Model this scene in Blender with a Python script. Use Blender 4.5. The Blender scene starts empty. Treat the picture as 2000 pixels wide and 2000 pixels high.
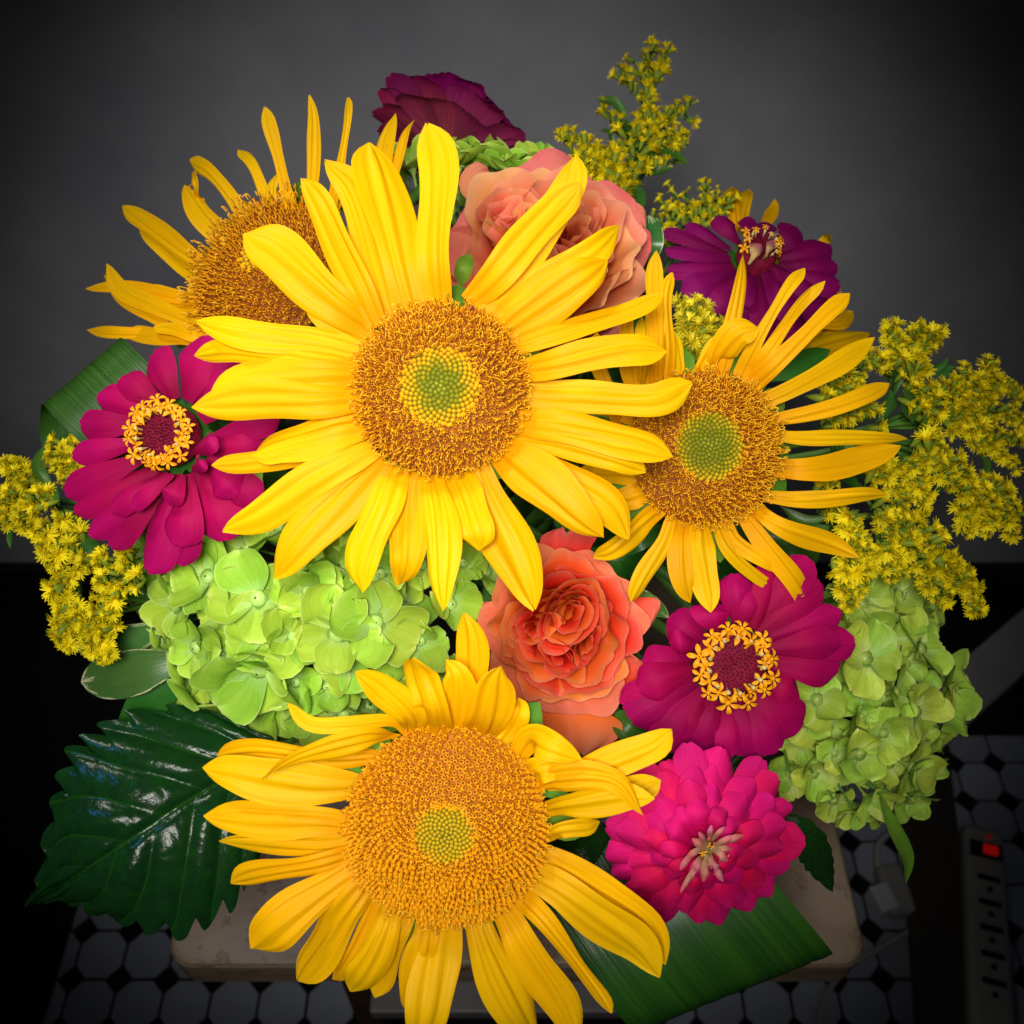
import bpy, math, random
import numpy as np
from mathutils import Matrix, Vector
random.seed(7)
rng = np.random.default_rng(7)
SC = bpy.context.scene
COL = SC.collection

# ------------------------------------------------------------------ camera, lamps, exposure
CAM_Z, PITCH, FOV = 1.10, math.radians(47.5), math.radians(55)
FPX = 1000 / math.tan(FOV / 2)
C0 = np.array([0, 0, CAM_Z])
FW = np.array([0, math.cos(PITCH), -math.sin(PITCH)])
UP = np.array([0, math.sin(PITCH), math.cos(PITCH)])
RT = np.array([1.0, 0, 0])

def P(px, py, d):
    return C0 + d * (FW + (px - 1000) / FPX * RT + (1000 - py) / FPX * UP)

cd = bpy.data.cameras.new('camera')
cam = bpy.data.objects.new('camera', cd)
COL.objects.link(cam)
cam.location = C0
cam.rotation_euler = (math.pi / 2 - PITCH, 0, 0)
cd.sensor_width = 36
cd.angle = FOV
cd.clip_start, cd.clip_end = 0.02, 50
cd.dof.use_dof = True
cd.dof.focus_distance = 0.37
cd.dof.aperture_fstop = 15
SC.camera = cam

W = bpy.data.worlds.new('World')
SC.world = W
W.use_nodes = True
W.node_tree.nodes['Background'].inputs[0].default_value = (0.62, 0.70, 0.85, 1)
W.node_tree.nodes['Background'].inputs[1].default_value = 0.012

def spot(name, loc, target, power, half, radius, col=(1, 1, 1), blend=1.0):
    l = bpy.data.lights.new(name, 'SPOT')
    l.energy, l.spot_size, l.spot_blend, l.shadow_soft_size = power, math.radians(2 * half), blend, radius
    l.color = col
    o = bpy.data.objects.new(name, l)
    COL.objects.link(o)
    o.location = loc
    o.rotation_euler = Vector(np.array(target) - np.array(loc)).to_track_quat('-Z', 'Y').to_euler()
    return o

spot('lamp_front', (-0.04, -0.10, 1.26), P(835, 875, 0.38), 22.5, 29.5, 0.08, (1.0, 0.96, 0.9))
spot('lamp_above', (-0.34, 0.50, 1.62), P(900, 1000, 0.39), 23.0, 14.5, 0.09, (1.0, 0.97, 0.92))
spot('lamp_blue', (-0.42, 0.16, 1.36), P(180, 1660, 0.40), 5.0, 7, 0.06, (0.10, 0.33, 1.0))

SC.view_settings.view_transform = 'Standard'
SC.view_settings.look = 'None'
SC.view_settings.exposure = 0.0
SC.view_settings.gamma = 1.0

# ------------------------------------------------------------------ mesh helpers
def nrm(v):
    v = np.asarray(v, float)
    return v / (np.linalg.norm(v, axis=-1, keepdims=True) + 1e-12)

class Acc:
    """collects pieces of ONE mesh"""
    def __init__(s): s.V, s.F, s.M, s.UV, s.n = [], [], [], [], 0
    def add(s, V, F, mi=0, uv=None):
        V = np.asarray(V, float)
        s.V.append(V)
        s.UV.append(np.zeros((len(V), 2)) if uv is None else uv)
        F = np.asarray(F, int)
        s.F.append(F + s.n)
        s.M.append(np.full(len(F), mi))
        s.n += len(V)
    def mesh(s, name, mats, smooth=True, origin=None):
        V = np.concatenate(s.V)
        if origin is not None: V = V - np.asarray(origin)
        UV = np.concatenate(s.UV)
        me = bpy.data.meshes.new(name)
        loops = np.concatenate([f.ravel() for f in s.F])
        tot = np.concatenate([np.full(len(f), f.shape[1]) for f in s.F])
        start = np.concatenate([[0], np.cumsum(tot)[:-1]])
        me.vertices.add(len(V)); me.vertices.foreach_set('co', V.ravel())
        me.loops.add(len(loops)); me.loops.foreach_set('vertex_index', loops.astype(np.int32))
        me.polygons.add(len(tot)); me.polygons.foreach_set('loop_start', start.astype(np.int32))
        me.polygons.foreach_set('loop_total', tot.astype(np.int32))
        me.polygons.foreach_set('material_index', np.concatenate(s.M).astype(np.int32))
        me.polygons.foreach_set('use_smooth', np.full(len(tot), smooth))
        ul = me.uv_layers.new(name='UVMap')
        ul.data.foreach_set('uv', UV[loops].ravel())
        for m in mats: me.materials.append(m)
        me.update(); me.validate()
        return me

def link(name, me, parent=None, mat=None):
    o = bpy.data.objects.new(name, me)
    COL.objects.link(o)
    if parent is not None: o.parent = parent
    if mat is not None: o.matrix_basis = mat
    return o

def thing(name, label, cat, loc=(0, 0, 0), group=None):
    o = bpy.data.objects.new(name, None)
    o.empty_display_size = 0.01
    COL.objects.link(o)
    o.location = loc
    o['label'] = label; o['category'] = cat
    if group: o['group'] = group
    return o

def tag(o, label=None, cat=None, group=None, kind=None):
    if label: o['label'] = label
    if cat: o['category'] = cat
    if group: o['group'] = group
    if kind: o['kind'] = kind
    return o

def grid_faces(nu, nv, close=False):
    i, j = np.meshgrid(np.arange(nv - 1), np.arange(nu if close else nu - 1), indexing='ij')
    a = i * nu + j
    b = i * nu + (j + 1) % nu
    return np.stack([a, b, b + nu, a + nu], -1).reshape(-1, 4)

def spline(pts, n):
    p = np.asarray(pts, float)
    if len(p) == 2: p = np.array([p[0], (p[0] + p[1]) / 2, p[1]])
    q = np.vstack([2 * p[0] - p[1], p, 2 * p[-1] - p[-2]])
    out = []
    for k in range(1, len(q) - 2):
        t = np.linspace(0, 1, 24, endpoint=False)[:, None]
        a, b, c, d = q[k - 1], q[k], q[k + 1], q[k + 2]
        out.append(0.5 * (2 * b + (c - a) * t + (2 * a - 5 * b + 4 * c - d) * t ** 2 + (3 * b - a - 3 * c + d) * t ** 3))
    out.append(q[-2][None])
    o = np.vstack(out)
    L = np.concatenate([[0], np.cumsum(np.linalg.norm(np.diff(o, axis=0), axis=1))])
    s = np.linspace(0, L[-1], n)
    return np.stack([np.interp(s, L, o[:, k]) for k in range(3)], 1)

PROF = {
    'sun': [(0, .6), (.12, .74), (.35, .95), (.55, 1), (.72, .95), (.85, .74), (.93, .48), (.98, .2), (1, .03)],
    'sunblunt': [(0, .6), (.15, .76), (.45, .92), (.7, 1), (.86, .96), (.94, .7), (.985, .35), (1, .05)],
    'sunnarrow': [(0, 1), (.15, 1), (.4, .8), (.6, .7), (.78, .85), (.9, .9), (.96, .65), (1, .08)],
    'zin': [(0, .32), (.25, .55), (.5, .85), (.72, 1), (.87, .97), (.94, .84), (.98, .6), (1, .3)],
    'guard': [(0, .5), (.3, .85), (.6, 1), (.8, .97), (.92, .8), (.98, .5), (1, .25)],
    'leaf': [(0, .06), (.1, .35), (.3, .85), (.5, 1), (.7, .82), (.87, .45), (.96, .15), (1, .01)],
    'oval': [(0, .12), (.12, .55), (.35, .95), (.55, 1), (.78, .85), (.92, .5), (.98, .22), (1, .03)],
    'strap': [(0, 1), (1, 1)],
    'big': [(0, .2), (.15, .72), (.35, 1), (.55, .98), (.7, .66), (.83, .27), (.92, .1), (1, .01)],
}

def sheet(pts, w, N, prof='sun', nu=11, nv=18, cup=0.0, pleat=0.0, npl=3, roll=(0, 0), wave=0.0, S=None, serr=0, quilt=0.0, ruf=0.0, seed=0, crease=0.0, notch=0.0, asym=0.0):
    """a petal or leaf blade round a 3D mid line"""
    r = random.Random(seed)
    c = spline(pts, nv)
    T = nrm(np.gradient(c, axis=0))
    t = np.linspace(0, 1, nv)
    k = np.array(PROF[prof])
    hw = 0.5 * w * np.interp(t, k[:, 0], k[:, 1])
    # soften the piecewise outline
    hw[1:-1] = 0.25 * hw[:-2] + 0.5 * hw[1:-1] + 0.25 * hw[2:]
    if S is None:
        Sd = nrm(np.cross(T, np.asarray(N)[None]))
    else:
        Sd = np.repeat(nrm(S)[None], nv, 0)
    Nn = nrm(np.cross(Sd, T))
    a = roll[0] + (roll[1] - roll[0]) * t
    ca, sa = np.cos(a)[:, None], np.sin(a)[:, None]
    Sd, Nn = Sd * ca + Nn * sa, Nn * ca - Sd * sa
    u = np.linspace(-1, 1, nu)
    U_, T_ = np.meshgrid(u, t)
    hwv = np.repeat(hw[:, None], nu, 1)
    shift = np.zeros_like(U_)
    if asym: hwv = hwv * (1 + asym * np.sin(5.5 * T_ + r.uniform(0, 6) + (U_ > 0) * r.uniform(1, 4)) * np.clip(np.abs(U_) * 3, 0, 1) * np.sin(np.pi * T_))
    if serr:
        ph = (T_ * serr + 0.25 * np.sin(9 * T_ + np.sign(U_))) % 1.0
        tooth = np.where(ph < .72, np.sin(np.pi / 2 * ph / .72), np.cos(np.pi / 2 * (ph - .72) / .28))
        hwv = hwv * (1 + 0.16 * (tooth - 0.6) * np.abs(U_) ** 7)
        shift = 0.045 * (tooth - .3) * np.abs(U_) ** 7 * w
    fade = np.sin(np.pi * np.clip(T_ * 0.93 + 0.07, 0, 1)) ** 0.6
    p1, p2 = r.uniform(0, 6.28), r.uniform(0, 6.28)
    h = cup * hwv * U_ ** 2
    if pleat: h = h + pleat * w * fade * (np.cos(np.pi * npl * U_ + r.uniform(-.7, .7)) * 0.6 + 0.25 * np.cos(np.pi * 2 * npl * U_ + p1))
    if crease:
        for cu in (-.36 + r.uniform(-.1, .1), .34 + r.uniform(-.1, .1)):
            h = h - crease * w * fade * np.exp(-((U_ - cu) / .13) ** 2)
    if wave: h = h + wave * w * np.sin(5 * T_ + p1 + 1.4 * U_) * np.abs(U_)
    if ruf: h = h + ruf * w * T_ ** 2 * (np.sin(4.3 * U_ + p1) + 0.6 * np.sin(9 * U_ + p2))
    if quilt:
        q = T_ * 7 - np.abs(U_) * 2.1 + .12 * np.sign(U_)
        lat = np.abs(np.sin(np.pi * q))
        ter = np.abs(np.sin(np.pi * (np.abs(U_) * 9 + 1.5 * np.sin(5 * q + p1)) + .5 * np.sin(23 * T_)))
        h = h + quilt * w * (lat ** .55 * np.clip(np.abs(U_) * 4, 0, 1) * (1 + .3 * np.sin(3 * q + p2)) - 0.9 * np.exp(-(U_ / .04) ** 2) + .22 * ter ** .6 * lat)
    V = c[:, None] + Sd[:, None] * (U_ * hwv)[..., None] + Nn[:, None] * h[..., None] + T[:, None] * shift[..., None]
    if notch:
        V = V - T[:, None] * (notch * w * np.exp(-(U_ / .3) ** 2) * np.clip((T_ - .85) / .15, 0, 1) ** 2)[..., None]
    uv = np.stack([(U_ + 1) / 2, T_], -1).reshape(-1, 2)
    return V.reshape(-1, 3), grid_faces(nu, nv), uv

def tube(pts, r0, r1, ns=6, n=14):
    c = spline(pts, n)
    T = nrm(np.gradient(c, axis=0))
    ref = np.array([0.3, 0.2, 1.0])
    A = nrm(np.cross(T, ref[None])); B = np.cross(T, A)
    th = np.arange(ns) / ns * 2 * np.pi
    rad = np.linspace(r0, r1, n)
    V = c[:, None] + rad[:, None, None] * (A[:, None] * np.cos(th)[None, :, None] + B[:, None] * np.sin(th)[None, :, None])
    uv = np.stack(np.meshgrid(th / 6.283, np.linspace(0, 1, n)), -1).reshape(-1, 2)
    return V.reshape(-1, 3), grid_faces(ns, n, True), uv

def lathe(prof, ns=24):
    p = np.array(prof, float)
    th = np.arange(ns) / ns * 2 * np.pi
    V = np.stack([p[:, 0][:, None] * np.cos(th), p[:, 0][:, None] * np.sin(th), np.repeat(p[:, 1][:, None], ns, 1)], -1)
    return V.reshape(-1, 3), grid_faces(ns, len(p), True)

def box_mesh(name, sx, sy, sz, mat, bev=0.002, seg=2):
    import bmesh
    bm = bmesh.new()
    bmesh.ops.create_cube(bm, size=1)
    for v in bm.verts: v.co = (v.co.x * sx, v.co.y * sy, v.co.z * sz)
    if bev: bmesh.ops.bevel(bm, geom=list(bm.edges), offset=bev, segments=seg, affect='EDGES', profile=0.5)
    me = bpy.data.meshes.new(name); bm.to_mesh(me); bm.free()
    me.materials.append(mat)
    return me

class Frame:
    """a flower head: centre pixel and distance, and the way it faces (right, up, towards the viewer)"""
    def __init__(s, px, py, d, n=(0, 0, 1)):
        s.px, s.py, s.d = px, py, d
        s.c = P(px, py, d)
        s.n = nrm(n[0] * RT + n[1] * UP - n[2] * FW)
        s.u = nrm(RT - s.n * (RT @ s.n)); s.v = np.cross(s.n, s.u)
        s.m = d / FPX
    def hit(s, px, py, h=0.0):
        r = FW + (px - 1000) / FPX * RT + (1000 - py) / FPX * UP
        return C0 + r * (((s.c + s.n * h - C0) @ s.n) / (r @ s.n))
    def loc(s, x, y, z): return s.c + s.u * x + s.v * y + s.n * z
    def arr(s, V):
        V = np.asarray(V)
        return s.c + V[..., 0:1] * s.u + V[..., 1:2] * s.v + V[..., 2:3] * s.n
    def mat(s, origin):
        m = Matrix.Identity(4)
        for k in range(3):
            m[k][0], m[k][1], m[k][2] = s.u[k], s.v[k], s.n[k]
            m[k][3] = s.c[k] - origin[k]
        return m

def Z(x0, y0, sc): return lambda x, y: (x0 + x / sc, y0 + y / sc)
D = Z(0, 0, 1932 / 2000)
z1 = Z(350, 200, 2.972); z3 = Z(0, 600, 2.76); z4 = Z(0, 1150, 2.76); z5 = Z(400, 1200, 2.1467)
z6 = Z(850, 1000, 2.273); z7 = Z(1100, 450, 2.576); z8 = Z(1450, 550, 2.76)
zt = Z(650, 50, 2.576); zp = Z(1200, 350, 3.864); zr = Z(1450, 1100, 2.147); zl = Z(1050, 1650, 2.76)
zu = Z(150, 150, 3.513); zc = Z(900, 1000, 3.865)
VASE_TOP = np.array([0.0, 0.385, 0.655])

# ------------------------------------------------------------------ materials
def new_mat(name):
    m = bpy.data.materials.new(name); m.use_nodes = True
    nt = m.node_tree
    return m, nt, nt.nodes, nt.links, nt.nodes['Principled BSDF'], nt.nodes['Material Output']

def mixc(nt, fac, a, b, mode='MIX'):
    n = nt.nodes.new('ShaderNodeMix'); n.data_type = 'RGBA'; n.blend_type = mode
    for s, v in ((0, fac), (6, a), (7, b)):
        if hasattr(v, 'links'): nt.links.new(v, n.inputs[s])
        elif s == 0: n.inputs[0].default_value = v
        else: n.inputs[s].default_value = (*v, 1)
    return n.outputs[2]

def math_(nt, op, a, b=None, c=None):
    n = nt.nodes.new('ShaderNodeMath'); n.operation = op
    for i, v in enumerate((a, b, c)):
        if v is None: continue
        if hasattr(v, 'links'): nt.links.new(v, n.inputs[i])
        else: n.inputs[i].default_value = v
    return n.outputs[0]

def ramp(nt, fac, stops):
    n = nt.nodes.new('ShaderNodeValToRGB')
    while len(n.color_ramp.elements) < len(stops): n.color_ramp.elements.new(0.5)
    for e, (p, c) in zip(n.color_ramp.elements, stops):
        e.position = p; e.color = (*c, 1) if len(c) == 3 else c
    nt.links.new(fac, n.inputs[0])
    return n.outputs[0]

def noise(nt, vec, scale, detail=3, rough=0.55):
    n = nt.nodes.new('ShaderNodeTexNoise')
    n.inputs['Scale'].default_value = scale; n.inputs['Detail'].default_value = detail; n.inputs['Roughness'].default_value = rough
    if vec is not None: nt.links.new(vec, n.inputs['Vector'])
    return n.outputs['Fac']

def petal_mat(name, stops, streak=(0, 0, 0), streak_amt=0.25, su=26, sv=1.6, rough=0.5, trans=0.22, var=0.12, spec=0.12, bump=0.25, veins=None, sat_var=0.02, edge=None, blotch=None, sheen=0.0, leafv=None):
    m, nt, N, L, b, out = new_mat(name)
    uv = N.new('ShaderNodeUVMap')
    sep = N.new('ShaderNodeSeparateXYZ'); L.new(uv.outputs[0], sep.inputs[0])
    oi = N.new('ShaderNodeObjectInfo')
    col = ramp(nt, sep.outputs[1], stops)
    comb = N.new('ShaderNodeCombineXYZ')
    L.new(math_(nt, 'MULTIPLY', sep.outputs[0], su), comb.inputs[0])
    L.new(math_(nt, 'MULTIPLY', sep.outputs[1], sv), comb.inputs[1])
    L.new(math_(nt, 'MULTIPLY', oi.outputs['Random'], 40.0), comb.inputs[2])
    st = noise(nt, comb.outputs[0], 1.0, 4, 0.6)
    stf = ramp(nt, st, [(0.42, (0, 0, 0)), (0.72, (1, 1, 1))])
    col = mixc(nt, math_(nt, 'MULTIPLY', stf, streak_amt), col, streak)
    comb2 = N.new('ShaderNodeCombineXYZ')
    L.new(math_(nt, 'MULTIPLY', sep.outputs[0], su * 3.2), comb2.inputs[0]); L.new(math_(nt, 'MULTIPLY', sep.outputs[1], sv * 2.2), comb2.inputs[1]); L.new(math_(nt, 'MULTIPLY', oi.outputs['Random'], 71.0), comb2.inputs[2])
    fine = noise(nt, comb2.outputs[0], 1.0, 2, 0.5)
    col = mixc(nt, math_(nt, 'MULTIPLY', ramp(nt, fine, [(0.5, (0, 0, 0)), (0.72, (1, 1, 1))]), streak_amt * .45), col, streak)
    st = math_(nt, 'MULTIPLY_ADD', fine, .6, st)
    tc = N.new('ShaderNodeTexCoord')
    big = noise(nt, tc.outputs['Object'], 55, 3)
    col = mixc(nt, math_(nt, 'MULTIPLY', ramp(nt, big, [(0.35, (0, 0, 0)), (0.7, (1, 1, 1))]), 0.22), col, tuple(x * 0.72 for x in stops[len(stops) // 2][1]))
    if veins:
        # fan of fine veins running from the base
        ux = math_(nt, 'SUBTRACT', sep.outputs[0], 0.5)
        an = math_(nt, 'DIVIDE', ux, math_(nt, 'ADD', math_(nt, 'POWER', sep.outputs[1], 0.45), 0.05))
        wob = math_(nt, 'ADD', an, math_(nt, 'MULTIPLY', big, 0.10))
        wv = math_(nt, 'ABSOLUTE', math_(nt, 'SINE', math_(nt, 'MULTIPLY', wob, veins[1])))
        line = ramp(nt, wv, [(0.0, (1, 1, 1)), (0.3, (0, 0, 0))])
        fd = ramp(nt, sep.outputs[1], [(0.0, (1, 1, 1)), (0.95, (0.15, 0.15, 0.15))])
        col = mixc(nt, math_(nt, 'MULTIPLY', math_(nt, 'MULTIPLY', line, fd), veins[2]), col, veins[0])
    if leafv:
        au = math_(nt, 'ABSOLUTE', math_(nt, 'MULTIPLY_ADD', sep.outputs[0], 2.0, -1.0))
        sg = math_(nt, 'SIGN', math_(nt, 'MULTIPLY_ADD', sep.outputs[0], 2.0, -1.0))
        q = math_(nt, 'ADD', math_(nt, 'MULTIPLY_ADD', sep.outputs[1], 7.0, math_(nt, 'MULTIPLY', au, -2.1)), math_(nt, 'MULTIPLY', sg, .12))
        lv = math_(nt, 'ABSOLUTE', math_(nt, 'SINE', math_(nt, 'MULTIPLY', q, math.pi)))
        vl = ramp(nt, math_(nt, 'MINIMUM', lv, math_(nt, 'MULTIPLY', au, 6.0)), [(0.0, (1, 1, 1)), (0.13, (0, 0, 0))])
        col = mixc(nt, math_(nt, 'MULTIPLY', vl, leafv[1]), col, leafv[0])
    if edge:
        ed = math_(nt, 'MULTIPLY', math_(nt, 'ABSOLUTE', math_(nt, 'SUBTRACT', sep.outputs[0], 0.5)), 2.0)
        ed = math_(nt, 'MAXIMUM', ed, sep.outputs[1])
        ef = ramp(nt, math_(nt, 'ADD', ed, math_(nt, 'MULTIPLY', math_(nt, 'SUBTRACT', st, 0.8), edge[2])), [(edge[1], (0, 0, 0)), (min(0.999, edge[1] + edge[3]), (1, 1, 1))])
        col = mixc(nt, ef, col, edge[0])
    if blotch:
        bn = noise(nt, tc.outputs['Object'], blotch[1], 5, 0.7)
        col = mixc(nt, ramp(nt, bn, [(blotch[2], (0, 0, 0)), (blotch[2] + 0.06, (1, 1, 1))]), col, blotch[0])
    hs = N.new('ShaderNodeHueSaturation')
    L.new(col, hs.inputs['Color'])
    L.new(math_(nt, 'MULTIPLY_ADD', oi.outputs['Random'], 2 * var, 1 - var), hs.inputs['Value'])
    r2 = math_(nt, 'FRACT', math_(nt, 'MULTIPLY', oi.outputs['Random'], 17.3))
    L.new(math_(nt, 'MULTIPLY_ADD', r2, 2 * sat_var, 0.5 - sat_var), hs.inputs['Hue'])
    col = hs.outputs[0]
    L.new(col, b.inputs['Base Color'])
    b.inputs['Roughness'].default_value = rough
    b.inputs['Specular IOR Level'].default_value = spec
    if sheen:
        b.inputs['Sheen Weight'].default_value = sheen
    bp = N.new('ShaderNodeBump'); bp.inputs['Strength'].default_value = bump; bp.inputs['Distance'].default_value = 0.0006
    L.new(st, bp.inputs['Height']); L.new(bp.outputs[0], b.inputs['Normal'])
    if trans:
        tr = N.new('ShaderNodeBsdfTranslucent'); L.new(col, tr.inputs[0])
        mx = N.new('ShaderNodeMixShader'); mx.inputs[0].default_value = trans
        L.new(b.outputs[0], mx.inputs[1]); L.new(tr.outputs[0], mx.inputs[2]); L.new(mx.outputs[0], out.inputs[0])
    return m

def plain_mat(name, c, rough=0.5, spec=0.4, var=0.0, nscale=60, c2=None, bump=0.0, emit=None, objvar=0.0, trans=0.0, detail=4):
    m, nt, N, L, b, out = new_mat(name)
    tc = N.new('ShaderNodeTexCoord')
    nz = noise(nt, tc.outputs['Object'], nscale, detail, 0.6)
    c2 = c2 or tuple(x * 0.7 for x in c)
    col = mixc(nt, math_(nt, 'MULTIPLY', ramp(nt, nz, [(0.35, (0, 0, 0)), (0.7, (1, 1, 1))]), var), c, c2)
    if objvar:
        oi = N.new('ShaderNodeObjectInfo'); hs = N.new('ShaderNodeHueSaturation')
        L.new(col, hs.inputs['Color']); L.new(math_(nt, 'MULTIPLY_ADD', oi.outputs['Random'], 2 * objvar, 1 - objvar), hs.inputs['Value'])
        col = hs.outputs[0]
    L.new(col, b.inputs['Base Color'])
    b.inputs['Roughness'].default_value = rough
    b.inputs['Specular IOR Level'].default_value = spec
    if bump:
        bp = N.new('ShaderNodeBump'); bp.inputs['Strength'].default_value = bump; bp.inputs['Distance'].default_value = 0.002
        L.new(nz, bp.inputs['Height']); L.new(bp.outputs[0], b.inputs['Normal'])
    if emit:
        b.inputs['Emission Color'].default_value = (*emit[0], 1); b.inputs['Emission Strength'].default_value = emit[1]
    if trans:
        tr = N.new('ShaderNodeBsdfTranslucent'); L.new(col, tr.inputs[0])
        mx = N.new('ShaderNodeMixShader'); mx.inputs[0].default_value = trans
        L.new(b.outputs[0], mx.inputs[1]); L.new(tr.outputs[0], mx.inputs[2]); L.new(mx.outputs[0], out.inputs[0])
    return m

M = {}
M['sun'] = petal_mat('sunflower_petal', [(0, (.80, .34, .001)), (.25, (.87, .45, .001)), (.8, (.91, .515, .0012)), (1, (.88, .52, .002))], spec=.1, streak=(.66, .26, .001), streak_amt=.38, su=22, var=.07, sat_var=.008, rough=.45, trans=.25, blotch=((.30, .12, .004), 130, .735))
M['zinpink'] = petal_mat('magenta_petal', [(0, (.22, .0003, .035)), (.5, (.37, .0003, .072)), (1, (.43, .0015, .115))], streak=(.22, 0, .04), streak_amt=.45, su=18, rough=.65, var=.16, trans=.12, sat_var=.006)
M['zinhot'] = petal_mat('hot_pink_petal', [(0, (.36, .001, .04)), (.5, (.60, .002, .085)), (1, (.68, .010, .17))], streak=(.42, .001, .055), streak_amt=.4, su=18, rough=.65, var=.15, trans=.14, sat_var=.010)
M['zinpurple'] = petal_mat('purple_petal', [(0, (.10, 0, .03)), (.5, (.18, .0005, .075)), (1, (.22, .002, .11))], streak=(.09, 0, .025), streak_amt=.4, su=18, rough=.65, var=.16, trans=.1, sat_var=.008)
M['zindusky'] = petal_mat('dusky_petal', [(0, (.28, .05, .09)), (.5, (.24, .028, .08)), (1, (.24, .004, .10))], streak=(.10, 0, .03), streak_amt=.5, su=18, rough=.65, var=.15, trans=.1)
M['zincream'] = petal_mat('cream_petal', [(0, (.48, .40, .12)), (.45, (.52, .34, .15)), (1, (.62, .08, .20))], var=.15, trans=.15)
M['rose'] = petal_mat('coral_rose_petal', [(0, (.92, .085, .006)), (.5, (.97, .13, .018)), (.8, (.97, .16, .03)), (.94, (.94, .24, .09)), (1, (.88, .32, .18))], streak=(.8, .08, .03), streak_amt=.2, su=10, sv=3, rough=.5, var=.06, trans=.3, bump=.1)
M['rosepink'] = petal_mat('pink_guard_petal', [(0, (.92, .08, .010)), (.5, (.92, .13, .03)), (1, (.84, .26, .15))], streak=(.85, .12, .05), streak_amt=.5, su=4, sv=4, rough=.5, var=.06, trans=.25, bump=.1)
M['peach'] = petal_mat('peach_rose_petal', [(0, (.66, .06, .012)), (.5, (.84, .16, .045)), (.82, (.92, .31, .13)), (1, (.92, .45, .25))], streak=(.8, .2, .1), streak_amt=.2, su=10, sv=3, rough=.5, var=.07, trans=.3, bump=.1)
M['peachpink'] = petal_mat('peach_guard_petal', [(0, (.84, .22, .10)), (.5, (.84, .22, .12)), (1, (.74, .12, .17))], streak=(.8, .3, .2), streak_amt=.4, su=4, sv=4, rough=.5, var=.06, trans=.25, bump=.1)
hyd_v = ((.17, .36, .06), 17.0, .7)
M['hyd'] = petal_mat('lime_sepal', [(0, (.50, .72, .24)), (.35, (.39, .64, .055)), (.85, (.44, .68, .06)), (1, (.60, .80, .15))], streak=(.26, .55, .04), streak_amt=.3, su=7, sv=3, rough=.5, var=.2, sat_var=.018, trans=.25, veins=hyd_v, edge=((.60, .78, .2), .95, .02, .04), spec=.15, bump=.2)
M['hydold'] = petal_mat('olive_sepal', [(0, (.54, .70, .24)), (.4, (.43, .62, .07)), (.85, (.47, .64, .07)), (1, (.60, .74, .15))], streak=(.2, .36, .02), streak_amt=.35, su=7, sv=3, rough=.42, var=.2, sat_var=.025, trans=.22, veins=((.13, .24, .03), 17.0, .7), edge=((.48, .58, .12), .95, .02, .04), spec=.25, bump=.2)
M['eye'] = plain_mat('floret_eye', (.44, .68, .16), .4, .4, .3, 300)
M['eyering'] = plain_mat('floret_ring', (.16, .30, .05), .6, .1, .3, 300)
M['eyeold'] = plain_mat('floret_eye_olive', (.30, .42, .07), .4, .4, .3, 300)
M['leafdark'] = petal_mat('dark_glossy_leaf', [(0, (.006, .034, .005)), (.5, (.004, .023, .004)), (1, (.005, .028, .005))], streak=(.012, .055, .006), streak_amt=.5, su=14, sv=22, rough=.2, var=.05, trans=.06, spec=.13, bump=.35, leafv=((.014, .052, .004), .9))
M['leafmid'] = petal_mat('mid_green_leaf', [(0, (.035, .13, .012)), (.5, (.03, .115, .012)), (1, (.04, .13, .015))], streak=(.06, .17, .02), streak_amt=.4, su=9, sv=3, rough=.35, var=.2, trans=.18, spec=.4, bump=.3)
M['leafbright'] = petal_mat('bright_bract', [(0, (.11, .24, .02)), (1, (.09, .21, .02))], streak=(.14, .28, .03), streak_amt=.4, su=9, rough=.4, var=.15, trans=.2)
M['leafblade'] = petal_mat('striped_blade', [(0, (.012, .06, .008)), (1, (.014, .07, .009))], streak=(.045, .14, .010), streak_amt=.6, su=22, sv=.5, rough=.25, var=.08, trans=.08, spec=.12, bump=.3)
M['leafmatte'] = petal_mat('striped_blade_matte', [(0, (.016, .065, .010)), (1, (.02, .075, .010))], streak=(.05, .15, .014), streak_amt=.6, su=34, sv=.35, rough=.42, var=.08, trans=.08, spec=.25, bump=.5)
M['leafcream'] = petal_mat('variegated_leaf', [(0, (.05, .15, .03)), (1, (.04, .14, .028))], streak=(.08, .2, .045), streak_amt=.4, su=6, sv=2, rough=.3, var=.08, trans=.12, spec=.4, edge=((.46, .48, .26), .93, .9, .02))
M['stem'] = plain_mat('stem_green', (.07, .19, .025), .5, .3, .5, 90, (.12, .26, .04), objvar=.1)
M['olive'] = plain_mat('involucre_green', (.13, .20, .012), .5, .2, .5, 200, (.30, .32, .02), objvar=.2, trans=.15)
M['gold'] = plain_mat('goldenrod_yellow', (.80, .68, .010), .5, .1, .5, 260, (.66, .50, .005), objvar=.2, trans=.25)
M['goldbright'] = plain_mat('goldenrod_lemon', (.78, .66, .02), .5, .25, .5, 260, (.6, .52, .02), objvar=.15, trans=.25)
M['tubeor'] = plain_mat('floret_orange', (.90, .42, .006), .5, .12, .6, 400, (.80, .30, .004), trans=.12)
M['style'] = plain_mat('style_golden', (.95, .54, .012), .45, .3, .6, 500, (.74, .24, .004), trans=.12)
M['anther_hole'] = plain_mat('anther_hole_brown', (.13, .028, .003), .6, .2, .5, 400, (.2, .05, .006))
M['discorange'] = plain_mat('disc_orange_brown', (.50, .17, .005), .7, .15, .7, 350, (.16, .035, .003))
M['disccore'] = plain_mat('disc_core', (.12, .10, .006), .7, .1, .5, 300)
M['discbase'] = plain_mat('disc_brown', (.26, .075, .004), .7, .15, .7, 350, (.10, .02, .003))
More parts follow.
